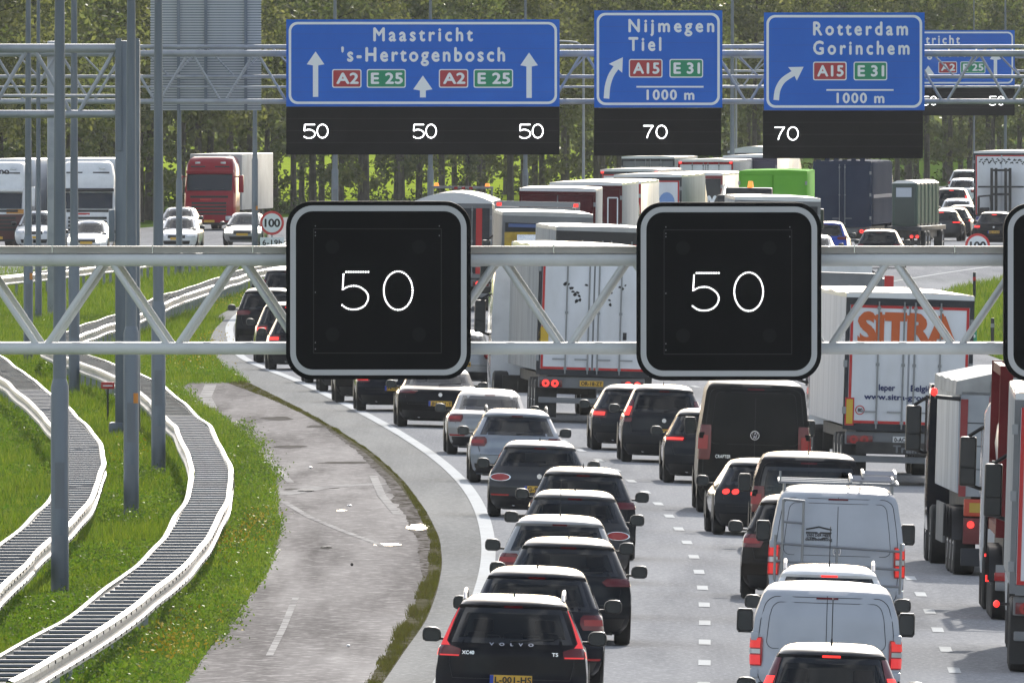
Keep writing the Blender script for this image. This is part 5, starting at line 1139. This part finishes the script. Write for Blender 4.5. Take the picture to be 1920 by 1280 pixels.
# lorry with curved roof and beacons
s = 57.; t, h, z0, z1 = lorry('box_lorry', 'dark grey lorry with curved white roof and two amber beacons above the left signal', 848, s, 378, DGREYP, GREYP, curved=.30, frame=GREYP, hd=.02, band=None)
m = MB().box(-1.05, 1.05, 12.4, 12.6, h + .36, h + .44); 
for x in (-1.0, 1.0): m.box(x - .03, x + .03, 12.45, 12.55, h - .1, h + .4)
m.build('light_bar', GREYP, t, smooth=0)
for x in (-.85, .85): MB().tube((x, 12.5, h + .44), (x, 12.5, h + .54), .09, 12, 0, .06).build('beacon', LAMPOR, t)
for x in (-.2, .05, .3): MB().box(x - .06, x + .06, 12.38, 12.4, h + .34, h + .42).build('marker_light', LAMPR, t, smooth=0)
MB().box(.75, .95, -.003, .01, z0, z1).build('red_stripe', REDREF, t, smooth=0)
# car transporter frame
s = 61.; hh = need_h(1003, s, 378); loc, rz, rl = place(1003, s); t = thing('transporter_lorry', 'empty vehicle transporter with red lights on its high rear bar', 'lorry', loc, rz, rl, LQ)
m = MB()
for sg in (1, -1):
    m.box(sg*1.25 - .06, sg*1.25 + .06, 0, .12, .9, hh - .05, bev=.01); m.box(sg*1.25 - .06, sg*1.25 + .06, 4, 4.12, .9, hh - .05); m.box(sg*1.25 - .05, sg*1.25 + .05, .12, 12, hh - .3, hh - .15)
m.box(-1.3, 1.3, -.02, .12, hh - .16, hh); m.box(-1.2, 1.2, 4.0, 4.1, hh - .3, hh - .2); m.build('frame', GALV, t, smooth=0)
MB().box(-1.2, 1.2, 0, 12, .9, 1.1).box(-1.2, 1.2, .2, 12, hh - 1.5, hh - 1.42).build('deck', CHASSIS, t, smooth=0)
for sg in (1, -1): MB().box(sg*1.18 - .07, sg*1.18 + .07, -.06, -.02, hh - .15, hh - .05).build('marker_light', LAMPON, t, smooth=0); MB().box(sg*1.0 - .2, sg*1.0 + .2, -.05, 0, .7, .9).build('tail_light', LAMPON, t, smooth=0)
wheels6(t, 2.5, AX); cab_rear(t, 12.6, WHT)
# the far convoy, near to far
lorry('box_lorry', 'dark red box trailer with wavy white roof left of the other red ones', 1043, 56., 354, DKRED, TRSIDE, rods=0, roof=ROOFW, frame=DKRED)
t, h, z0, z1 = lorry('box_lorry', 'dark brown red trailer with a white framed panel behind the dark red trailer', 1097, 53.4, 343, DKRED, TRSIDE, rods=0, frame=DKRED)
m = MB(); o = [(.78, z0 + .2), (1.12, z0 + .2), (1.12, z1 - .3), (.78, z1 - .3)]; m.path([(x, .004, z) for x, z in o + o[:1]], .03, 4); m.build('white_frame', SIGNW, t)
lorry('box_lorry', 'bright red narrow-looking trailer at the right of the dark red pair', 1134, 52.3, 340, REDP, TRW, rods=0, frame=REDP)
s = 50.; t, h, z0, z1 = lorry('box_lorry', 'white trailer with red edging, four door panels and pale blue blot', 1214, s, 328, TRW, TRSIDE, outline=REDREF, rods=2)
MB().box(-1.1, 1.1, -.004, .004, z0 + (z1-z0)*.52, z0 + (z1-z0)*.545).build('cross_bar', DGREYP, t, smooth=0); MB().ellipsoid((.72, .004, z0 + (z1-z0)*.68), (.3, .008, .38), nu=14, nv=8).build('blue_blot', M('pale_blue_print', (.16,.28,.55), .5), t)
s = 48.5; t, h, z0, z1 = lorry('box_lorry', 'black trailer with white slanting script on its door', 1293, s, 325, BLKP, TRW, outline=None, rods=0, frame=M('maroon_edge', (.16,.01,.015), .4))
text_mesh('elby', -.05, 1.0, z1 - 1.0, z1 - .5, -.001, .9).build('lettering', SIGNW, t, smooth=0)
s = 43.; t, h, z0, z1 = lorry('box_lorry', 'white trailer with dark top edge, leftmost of the far white trailers', 1180, s, 318, TRW, TRSIDE, rods=2, outline=REDREF, frame=DGREYP); text_mesh('SLW', -.75, -.25, z1 - .5, z1 - .28, -.001).build('lettering', DBLUE, t, smooth=0) if False else None
for sg in (1, -1): MB().box(sg*1.18 - .06, sg*1.18 + .06, -.03, 0, h - .17, h - .08).build('marker_light', LAMPON, t, smooth=0)
s = 40.4; t, h, z0, z1 = lorry('box_lorry', 'white trailer with three dark door bars and red corner lamps, left of the purple one', 1323, s, 300, TRW, TRSIDE, rods=4, outline=None, frame=REDP)
for sg in (1, -1): MB().box(sg*1.18 - .06, sg*1.18 + .06, -.03, 0, h - .17, h - .08).build('marker_light', LAMPON, t, smooth=0)
lorry('box_lorry', 'dark purple backed trailer with long white side below the sign to Rotterdam', 1406, 40., 292, PURP, TRW, rods=0, frame=PURP)
lorry('box_lorry', 'white lorry with rounded roof peeping out between the two right display strips', 1411, 37., 284, TRW, TRW, rods=0, curved=.25, hd=.06)
lorry('box_lorry', 'grey lorry farthest up the convoy, just under the strip showing 70 in its middle', 1215, 39., 294, GREYP, TRSIDE, rods=4)
# bright green container lorry and the loader truck before it
s = 50.; t, h, z0, z1 = lorry('container_lorry', 'bright green container lorry in the far convoy', 1449, s, 321, GREENP, GREENP, roof=GREENP, rods=0, frame=GREENP, header=.05, hd=.034)
s = 54.; loc, rz, rl = place(1396, s); t = thing('crane_lorry', 'small grey crane lorry with an amber beacon in front of the green container', 'lorry', loc, rz, rl, LQ); hh = need_h(1396, s, 352)
MB().box(-1.0, .7, .2, 2.0, 1.0, hh - .25, bev=.08).box(-.7, .9, .4, 1.6, hh - .9, hh, bev=.06).box(.3, 1.0, -.2, .6, 1.4, hh - .5, bev=.05).build('cab', DGREYP, t); MB().tube((.15, .8, hh), (.15, .8, hh + .22), .11, 12, 0, .08).build('beacon', LAMPOR, t)
MB().tube((-.8, .3, hh - .4), (.9, .1, hh - .9), .09, 8).tube((-.8, .3, hh - .4), (-.8, 3, hh + .0), .1, 8).build('crane_arm', GREYP, t); MB().box(-1.2, 1.2, 0, 7, .8, 1.0).build('chassis', CHASSIS, t, smooth=0); wheels6(t, 2.5, (1.4, 5.5))
for sg in (1, -1): MB().box(sg*.95 - .2, sg*.95 + .2, -.05, 0, .7, .85).build('tail_light', LAMPON, t, smooth=0)
lorry('box_lorry', 'dark backed lorry with light grey top edge under the green container', 1452, 63., 371, DGREYP, TRSIDE, rods=2, frame=GREYP, header=.14)
s = 69.; loc, rz, rl = place(1588, s); t = thing('flatbed_lorry', 'low grey flatbed trailer just visible over the roof of the orange lettered trailer', 'lorry', loc, rz, rl, LQ)
MB().box(-1.25, 1.25, 0, 12, 1.1, 1.3, bev=.02).build('deck', GREYP, t); MB().box(-1.2, .9, .05, 1.0, 1.3, 2.75, bev=.03).box(-1.2, 1.2, 3, 11, 1.3, 2.6, bev=.03).build('load_cover', GREYP, t); MB().box(.95, 1.2, .0, .08, 1.3, 2.7).build('red_post', REDREF, t, smooth=0)
MB().box(-1, 1, .2, 11.6, .8, 1.1).build('chassis', CHASSIS, t, smooth=0); wheels6(t, 2.5, AX); cab_rear(t, 12.6, WHT, top=3.0)
# navy container
s = 43.5; t, h, z0, z1 = lorry('container_lorry', 'navy blue steel container lorry with ribbed side, right of the green container', 1579, s, 303, NAVYP, NAVYP, roof=NAVYP, frame=NAVYP, rods=2, Ln=12.5, w=2.5, header=.1, cab=True, cabm=NAVY)
m = MB()
for y in np.arange(.6, 12.4, .72): m.box(1.25, 1.33, y, y + .12, z0, h - .05)
m.box(1.25, 1.36, .06, 12.4, z0 + 1.1, z0 + 1.25); m.build('side_ribs', M('navy_rib', (.05,.065,.11), .7), t, smooth=0)
m = MB(); [m.box(-1.15 + .38*k, -.95 + .38*k, .3, .6, h, h + .08 + .05*((k*7) % 3)) for k in range(6)]; m.build('roof_clutter', NAVYP, t, smooth=0)
# portable toilets on a flatbed
s = 44.; loc, rz, rl = place(1695, s, .118); t = thing('flatbed_trailer', 'narrow flatbed trailer carrying the green portable toilets', 'trailer', loc, rz, rl, LQ); MT = Matrix.LocRotScale(loc, (0, rl, rz) and t.rotation_euler, None)
MB().box(-.75, .75, 0, 10.5, 1.0, 1.2, bev=.02).build('deck', DGREYP, t); MB().box(-.6, .6, .2, 10.4, .7, 1.0).box(-.7, .7, .05, .2, .4, .6).build('chassis', CHASSIS, t, smooth=0); wheels6(t, 1.7, (1.4, 2.7, 8.5)); MB().tube((0, 10.4, .8), (0, 12, .6), .06, 8).build('tow_bar', CHASSIS, t)
for sg in (1, -1): 
    lb = MB().box(sg*.45 - .24, sg*.45 + .24, -.04, .02, .68, .84, bev=.01).build('tail_light', LAMPDK, t); [MB().tube((sg*.45 + x, -.06, .76), (sg*.45 + x, -.04, .76), .07, 12).build('lens', LAMPON, lb) for x in (-.12, .12)]
TOI = M('dark_green_plastic', (.030,.055,.045), .5, var=(.04,.068,.056), vscale=2); TOI2 = M('green_plastic_ribs', (.05,.13,.09), .5); first = None
hz = need_h(1714, s, 338) - 1.2
for col, x in enumerate((0.,)):
    for rw_ in range(6):
        lab = ('dark green portable toilet with a pale notice on its door, rearmost on the flatbed trailer' if rw_ == 0 else 'ribbed green portable toilet on the flatbed trailer, %s ahead of the one with the notice' % ('directly', 'second', 'third', 'fourth', 'fifth')[rw_ - 1]) if col == 0 else ('green ribbed portable toilet, rear right on the flatbed lorry' if rw_ == 0 else 'ribbed green portable toilet in the right row on the flatbed, ahead of the rear one')
        o = thing('portable_toilet', lab, 'portable toilet', MT @ Vector((x, .25 + rw_*1.6, 1.2)), t.rotation_euler.z, rl, 'portable toilets on the flatbed'); k = .54
        MB().box(-k, k, 0, 1.1, 0, hz - .12, bev=.04).build('cabin', TOI, o); m = MB()
        m.grid([[(-k - .03, y, hz - .14), (-k*.6, y, hz - .02), (0, y, hz), (k*.6, y, hz - .02), (k + .03, y, hz - .14)] for y in (-.04, 1.14)]); m.add([(-k - .03, -.04, hz - .14), (-k*.6, -.04, hz - .02), (0, -.04, hz), (k*.6, -.04, hz - .02), (k + .03, -.04, hz - .14)], [(0,1,2,3,4)]); m.build('roof', ROOFW, o, smooth=0)
        m = MB(); [m.box(k, k + .03, y, y + .05, .1, hz - .2) for y in np.arange(.05, 1.05, .13)]; [m.box(x_, x_ + .05, -.03, 0, .1, hz - .2) for x_ in (np.arange(-.5, .5, .14) if col else ())]; m.build('ribs', TOI2, o, smooth=0)
        if col == 0: MB().box(-.42, .42, -.025, -.003, .1, hz - .25, bev=.01).build('door', DGREYP if False else M('toilet_door', (.035,.05,.046), .55), o); MB().box(-.36, .30, -.032, -.026, hz - .72, hz - .32).build('notice', M('notice_grey', (.42,.46,.52), .5), o, smooth=0)
# last trailer with a truck mounted forklift
s = 41.; t, h, z0, z1 = lorry('box_lorry', 'white trailer with leaf frieze at the far right, carrying a forklift', 1878, s, 284, TRW, TRW, outline=REDREF, rods=0, frame=DGREYP, header=.08, lit=1)
m = MB(); r = random.Random(3)
for k in range(46):
    x = -1.0 + 2.0*k/45; z = z1 - .28 + .09*math.sin(k*1.1) + r.uniform(-.05, .05); a = r.uniform(0, 6.28); m.add([(x + .07*math.cos(a), .003, z + .07*math.sin(a)), (x + .03*math.cos(a+1.6), .003, z + .03*math.sin(a+1.6)), (x - .07*math.cos(a), .003, z - .07*math.sin(a)), (x - .03*math.cos(a+1.6), .003, z - .03*math.sin(a+1.6))], [(0,1,2,3)])
m.build('leaf_frieze', INK, t, smooth=0)
fk = thing('forklift', 'forklift with dark mast and blue body hanging on the last trailer', 'forklift', Matrix.LocRotScale(t.location, t.rotation_euler, None) @ Vector((0, -.95, .6)), t.rotation_euler.z)
m = MB(); [m.box(x - .06, x + .06, .4, .55, .2, 2.75) for x in (-.42, -.22, .22, .42)]; m.box(-.45, .45, .42, .5, 1.5, 1.6).box(-.45, .45, .42, .5, 2.6, 2.7); m.build('mast', PLAST, fk, smooth=0)
MB().box(-1.05, 1.05, .5, .58, 1.85, 1.93).build('carriage', PLAST, fk, smooth=0); MB().box(-1.1, 1.1, -.3, .6, .0, .55, bev=.08).build('body', M('forklift_blue', (.04,.04,.16), .4, coat=.5), fk)
m = MB(); m.path([(-1.0, -.1, .5), (-1.0, -.1, 1.45), (-.45, -.1, 1.5), (-.35, -.1, .5)], .04, 6).path([(-1.0, .4, .5), (-1.0, .4, 1.45), (-.45, .4, 1.5)], .04, 6); m.box(-.95, -.5, .1, .3, .5, .95, bev=.05); m.build('driver_cage', PLAST, fk)
for sg in (1, -1): put_wheel(fk, sg*1.0, .2, .38, .25, .0)
MB().box(.35, .65, -.36, -.30, .38, .50).build('tail_light', LAMPON, fk, smooth=0); MB().box(.95, 1.1, -.34, -.30, .2, .4).build('marker_board', M('fluo_orange', (.6,.2,.03), .5), fk, smooth=0)

# tipper trailer in the right-hand lane
s = 114.; px = 1931; hh = need_h(px, s, 712); loc, rz, rl = place(px, s, -.021); t = thing('tipper_lorry', 'grey tipper trailer with red striped corner and tarpaulin sides in the right lane', 'lorry', loc, rz, rl, LQ); a = 1.25; Lt = 9.2
GRT = M('grey_tipper_panel', (.30,.32,.34), .5, .15, var=(.22,.24,.26), vscale=1.3); SIDET = M('pale_tipper_side', (.36,.39,.42), .6, var=(.22,.24,.27), vscale=1.1, stretch=(.2,2.2,.2)); ribs(SIDET, .9, .4)
MB().box(-a, a, .05, Lt, 1.35, hh - .12, bev=.02).build('tub', SIDET, t); MB().box(-a + .03, a - .03, 0, .05, 1.3, hh - .22, bev=.01).build('tailgate', GRT, t)
m = MB(); [m.box(-a + .06, a - .06, -.006, 0, z - .008, z + .008) for z in np.arange(1.75, hh - .4, .38)]; m.build('tailgate_seams', DGREYP, t, smooth=0)
MB().box(-a + .03, -a + .15, -.012, -.002, 1.3, hh - .35).build('red_stripe', M('dark_red_tape', (.22,.018,.02), .45), t, smooth=0); MB().box(-.75, .2, -.012, -.002, hh - .42, hh - .30).build('red_stripe', REDREF, t, smooth=0)
m = MB(); rows = [[(-a - .06, y, hh - .28 + .008*math.sin(y*3)), (-a - .05, y, hh - .06 + .012*math.sin(y*2.3)), (-a*.5, y, hh + .10 + .02*math.sin(y*1.7)), (0, y, hh + .16), (a*.5, y, hh + .10), (a + .05, y, hh - .06), (a + .06, y, hh - .28)] for y in np.arange(.0, Lt + .1, .46)]
m.grid(rows); m.add(rows[0], [tuple(range(7))]); m.build('rolled_tarpaulin', M('pale_tarpaulin', (.40,.405,.40), .7, spec=.1, var=(.26,.265,.26), vscale=1.4, bump=.3, bscale=4), t)
m = MB(); [m.tube((x, -.05, 1.3), (x, -.05, hh - .05), .02, 8) for x in (-.72, .05, .8)]; m.build('tailgate_rods', GALV, t)
m = MB(); m.tube((-a + .02, -.05, hh - .35), (-a - .40, -.08, hh - .32), .035, 8); m.build('lamp_arm', PLAST, t); MB().ellipsoid((-a - .42, -.10, hh - .24), (.06,.05,.07), nu=10, nv=8).build('marker_light', LAMPON, t)
MB().path([(-.55, -.07, 2.0), (-.50, -.08, 1.75), (-.42, -.075, 1.6), (-.52, -.08, 1.5), (-.38, -.07, 1.3)], .022, 6).path([(-.42, -.075, 1.6), (-.30, -.08, 1.45), (-.36, -.07, 1.25)], .018, 6).build('orange_strap', M('orange_strap_web', (.6,.12,.03), .6), t)
MB().box(-1.12, 1.12, -.02, .1, .98, 1.26, bev=.015).build('marker_board', M('red_board', (.42,.05,.02), .5), t); MB().box(-1.03, 1.03, -.025, -.02, 1.04, 1.20).build('board_centre', M('dull_yellow', (.42,.27,.03), .5), t, smooth=0)
MB().box(-1.12, 1.12, 0, .1, .52, .95, bev=.015).build('rear_panel', M('dull_red', (.12,.015,.015), .5), t)
for x in (-1.0, -.1, 1.0): MB().tube((x, 0, .84), (x, -.03, .84), .06, 14).build('tail_light', LAMPON, t)
p = MB().box(-.72, -.2, -.03, -.0, .42, .56, bev=.004).build('number_plate', M('dirty_plate', (.30,.26,.16), .6), t); text_mesh('JA-11-HV', -.68, -.24, .45, .53, -.034).build('lettering', INK, p, smooth=0); MB().box(-1.15, 1.15, -.01, .1, .16, .45, bev=.02).build('bumper_bar', DGREYP, t)
MB().box(-1.0, 1.0, .2, Lt, .75, 1.3).build('chassis', CHASSIS, t, smooth=0); MB().box(-1.28, -1.24, 4.5, 7.5, .45, 1.1).build('side_guard', GREYP, t, smooth=0)
for y in (.75, 1.95, 3.15):
    for sg in (1, -1): put_wheel(t, sg*1.08, y, .52, .36); MB().grid([[(sg*1.08 + u*.22, y + .60*math.cos(q), .52 + .60*math.sin(q)) for u in (-1, 1)] for q in np.linspace(.1, 3.04, 10)]).build('mudguard', PLAST, t)
cab_rear(t, Lt + .8, NAVY, -.10, top=3.0)
# red tank container lorry
s = 124.; px = 2013; hh = need_h(px, s, 690); loc, rz, rl = place(px, s, .002); t = thing('tanker_lorry', 'red framed tank container lorry between the tipper and the cut off white trailer', 'lorry', loc, rz, rl, LQ); a = 1.22; Lt = 7.2
REDF = M('red_frame_paint', (.115,.014,.016), .6, spec=.1, var=(.075,.011,.012), vscale=2)
m = MB()
for y in (0, Lt - .16):
    for sg in (1, -1): m.box(sg*(a - .1) - .1, sg*(a - .1) + .1, y, y + .16, 1.25, hh, bev=.01)
    m.box(-a + .2, a - .2, y, y + .14, hh - .17, hh - .01); m.box(-a + .2, a - .2, y, y + .14, 1.26, 1.44)
for sg in (1, -1): m.box(sg*(a - .08) - .06, sg*(a - .08) + .06, .16, Lt - .16, hh - .16, hh - .02); m.box(sg*(a - .08) - .06, sg*(a - .08) + .06, .16, Lt - .16, 1.27, 1.42)
m.build('container_frame', REDF, t, smooth=0)
m = MB(); zc, R_k = (1.42 + hh - .1)/2, (hh - 1.55)/2; n = 28
m.grid([[(R_k*k*math.cos(2*math.pi*i/n), y, zc + R_k*k*math.sin(2*math.pi*i/n)) for i in range(n+1)] for y, k in ((.10,.02),(.14,.45),(.24,.78),(.40,.97),(.55,1),(Lt-.5,1),(Lt-.2,.7),(Lt-.14,.02))]); m.build('tank', M('tank_white', (.48,.50,.53), .35, .2, var=(.36,.38,.41), vscale=1.2, coat=.3), t)
MB().box(-1.1, 1.1, .0, Lt, .85, 1.24).build('chassis', CHASSIS, t, smooth=0); MB().box(-1.2, 1.2, -.02, .1, .45, .6, bev=.02).box(-1.2, 1.2, -.05, .05, .72, .84).build('bumper_bar', GALV, t)
for x in (-1.0, 1.0): MB().box(x - .22, x + .22, -.08, 0, .60, .73, bev=.01).build('tail_light', LAMPR, t)
MB().box(-1.32, -1.25, 3.0, 3.1, .9, 1.05).build('marker_light', LAMPON, t, smooth=0); MB().box(-1.32, -1.25, 1.6, 1.7, .55, .65).build('marker_light', LAMPON, t, smooth=0)
for y in (.75, 2.0, 3.3):
    for sg in (1, -1): put_wheel(t, sg*1.08, y, .52, .36); MB().grid([[(sg*1.08 + u*.22, y + .60*math.cos(q), .52 + .60*math.sin(q)) for u in (-1, 1)] for q in np.linspace(.1, 3.04, 10)]).build('mudguard', PLAST, t)
m = MB(); m.path([(-1.36, .4, 1.0), (-1.36, .4, 2.3), (-1.30, .4, 2.38), (-1.2, .4, 2.38)], .03, 8); m.build('hose_pipe', PLAST, t)
cab_rear(t, Lt + .8, WHT, -.06, top=3.3)
# trailer cut off by the right edge
s = 136.; t, h, z0, z1 = lorry('box_lorry', 'white trailer with red edging cut off by the right edge of the picture', 2062, s, 742, TRW, TRSIDE, outline=REDREF, frame=GREYP, header=.10, hd=.014, lit=0)
MB().tube((-1.27, .3, .95), (-1.42, .3, .95), .02, 6).build('lamp_arm', PLAST, t); MB().ellipsoid((-1.45, .28, .95), (.045,.045,.05), nu=10, nv=8).build('marker_light', LAMPON, t)

# oncoming lorries, seen from the front
def front_lorry(label, px, s, top, cm, lower, hd, trailer=TRW, trail=True, vis=None, band=None, text=None, wz=(1.75, 2.45)):
    Y = F/s; X = (px - 960)/s; h = need_h(px, s, top); t = thing('oncoming_lorry', label, 'lorry', (X, Y, g(X, Y)), -math.atan(hd), 0, 'lorries on the oncoming side'); a = 1.25
    # sections from bottom to top: (z, half width, y of the nose)
    sec = [(.35, a*.97, .05), (.75, a, 0), (1.25, a, 0), (1.5, a*.995, .03), (1.95, a*.99, .10), (2.75, a*.965, .38), (2.95, a*.96, .42), (3.2, a*.94, .50), (h - .12, a*.86, .85), (h, a*.74, 1.15)]
    rows = [[(-hw, y + 2.2, z), (-hw, y + .9, z), (-hw, y + .25, z), (-hw*.93, y + .07, z), (-hw*.5, y, z), (0, y - .02, z), (hw*.5, y, z), (hw*.93, y + .07, z), (hw, y + .25, z), (hw, y + .9, z), (hw, y + 2.2, z)] for z, hw, y in sec]
    m = MB(); k = len(sec); m.grid(rows, 0, lambda i, j: 1 if sec[i][0] < 1.5 and lower is not None else 0); m.add(rows[-1], [tuple(range(11))]); c = m.build('cab', [cm, lower or cm], t)
    yz = lambda z: float(np.interp(z, [q[0] for q in sec], [q[2] for q in sec])); G = lambda u, z, o=.06: (u*a*.95, yz(z) - o + .05*abs(u)**4, z)
    MB().grid([[G(u, z) for u in np.linspace(-.93, .93, 9)] for z in (wz[0], (wz[0]+wz[1])/2, wz[1])]).build('windscreen', DGLASS, c)
    MB().box(-a*.93, a*.93, yz(wz[1]) - .16, yz(wz[1]) + .05, wz[1] + .05, wz[1] + .20, bev=.03).build('sun_visor', vis or cm, c)
    gr = MB(); [gr.box(-.85, .85, yz(z) - .03, yz(z) - .005, z, z + .10) for z in (.78, .95, 1.12, 1.29)]; gr.build('grille', PLAST, c, smooth=0)
    for sg in (1, -1):
        MB().box(min(sg*.80, sg*1.18), max(sg*.80, sg*1.18), yz(.6) - .02, yz(.6) + .06, .50, .72, bev=.03).build('headlight', HEADL, c); q = MB(); q.box(sg*1.5 - .12, sg*1.5 + .12, .55, .75, 1.85, 2.7, bev=.04); q.box(min(sg*1.2, sg*1.5), max(sg*1.2, sg*1.5), .62, .68, 2.6, 2.66); q.build('mirror', cm if vis is None else PLAST, c)
        MB().box(min(sg*.5, sg*.75), max(sg*.5, sg*.75), yz(h - .3) - .06, yz(h - .3) + .02, h - .36, h - .26, bev=.02).build('roof_lamp', HEADL, c)
        MB().tube((sg*.12, yz(1.9) - .03, wz[0] + .04), (sg*.72, yz(1.95) - .03, wz[0] + .09), .010, 5).build('wiper', PLAST, c)
    MB().box(-.26, .26, yz(.45) - .03, yz(.45) - .01, .40, .52).build('number_plate', PLY, c, smooth=0)
    MB().box(-a*.9, a*.9, yz(.45) - .012, yz(.45) + .02, .30, .40).build('bumper', PLAST, c, smooth=0)
    MB().grid([[G(u, z, .012) for u in np.linspace(-.8, .8, 9)] for z in (h - .52, h - .46)]).build('upper_strip', DGREYP, c)
    if band is None: MB().box(-.45, .1, yz(1.5) - .02, yz(1.5) + .02, 1.48, 1.56).build('name_strip', REDREF, c, smooth=0)
    MB().grid([[(u*a*.93, yz(1.62) - .03 + .05*abs(u)**4, z) for u in np.linspace(-.8, .8, 7)] for z in (1.60, 1.70)]).build('wiper_panel', PLAST, c)
    if band: MB().grid([[G(u, z, .008) for u in np.linspace(-1, 1, 9)] for z in (1.52, 1.72)]).build('band', band, c)
    if text: text_mesh(text[0], -.45, .45, 3.25, 3.45, yz(3.3) - .03).build('lettering', text[1], c, smooth=0)
    MB().box(-1.1, 1.1, .5, 5.5, .45, .9).build('chassis', CHASSIS, t, smooth=0)
    for y in (1.3, 4.6, 11.2, 12.5):
        for sg in (1, -1): put_wheel(t, sg*1.02, y, .5, .34)
    if trail: MB().box(-1.28, 1.28, 2.9, 16.2, 1.0, h + .12, bev=.04).build('trailer_box', trailer, t)
    return t
front_lorry('white oncoming lorry with orange band and dark red lower front at the left edge', -6, 42.5, 303, WHT, M('cab_dark_red', (.07,.012,.012), .4, coat=.5), .12, TRW, band=M('band_orange', (.50,.22,.03), .4), text=('2000', INK))
front_lorry('white oncoming lorry behind the nearest lamp posts', 164, 42.5, 302, WHT, None, .012, TRW, vis=BLKP, text=('Transport', REDREF) if False else None)
front_lorry('red oncoming lorry with grey white trailer left of the round 100 sign', 392, 38.5, 293, paint('lorry_red', (.30,.014,.028)), None, .105, M('grey_white_trailer', (.50,.50,.49), .5, var=(.38,.37,.36), vscale=.8), wz=(1.95, 2.74))

# ---------------------------------------------------------------- thin haze over the whole road
hm = bpy.data.materials.new('haze_air'); hm.use_nodes = True; nt = hm.node_tree; nt.nodes.remove(nt.nodes['Principled BSDF'])
vv = nt.nodes.new('ShaderNodeVolumePrincipled'); vv.inputs['Color'].default_value = (.88,.92,.97,1); vv.inputs['Density'].default_value = .00002; vv.inputs['Anisotropy'].default_value = .3
nt.links.new(vv.outputs[0], nt.nodes['Material Output'].inputs['Volume'])
o = MB().box(-950, 950, -150, 7050, -3.0, 40.0).build('haze', hm, smooth=0); tag(o, 'pale haze over the far part of the motorway', 'haze', kind='stuff')
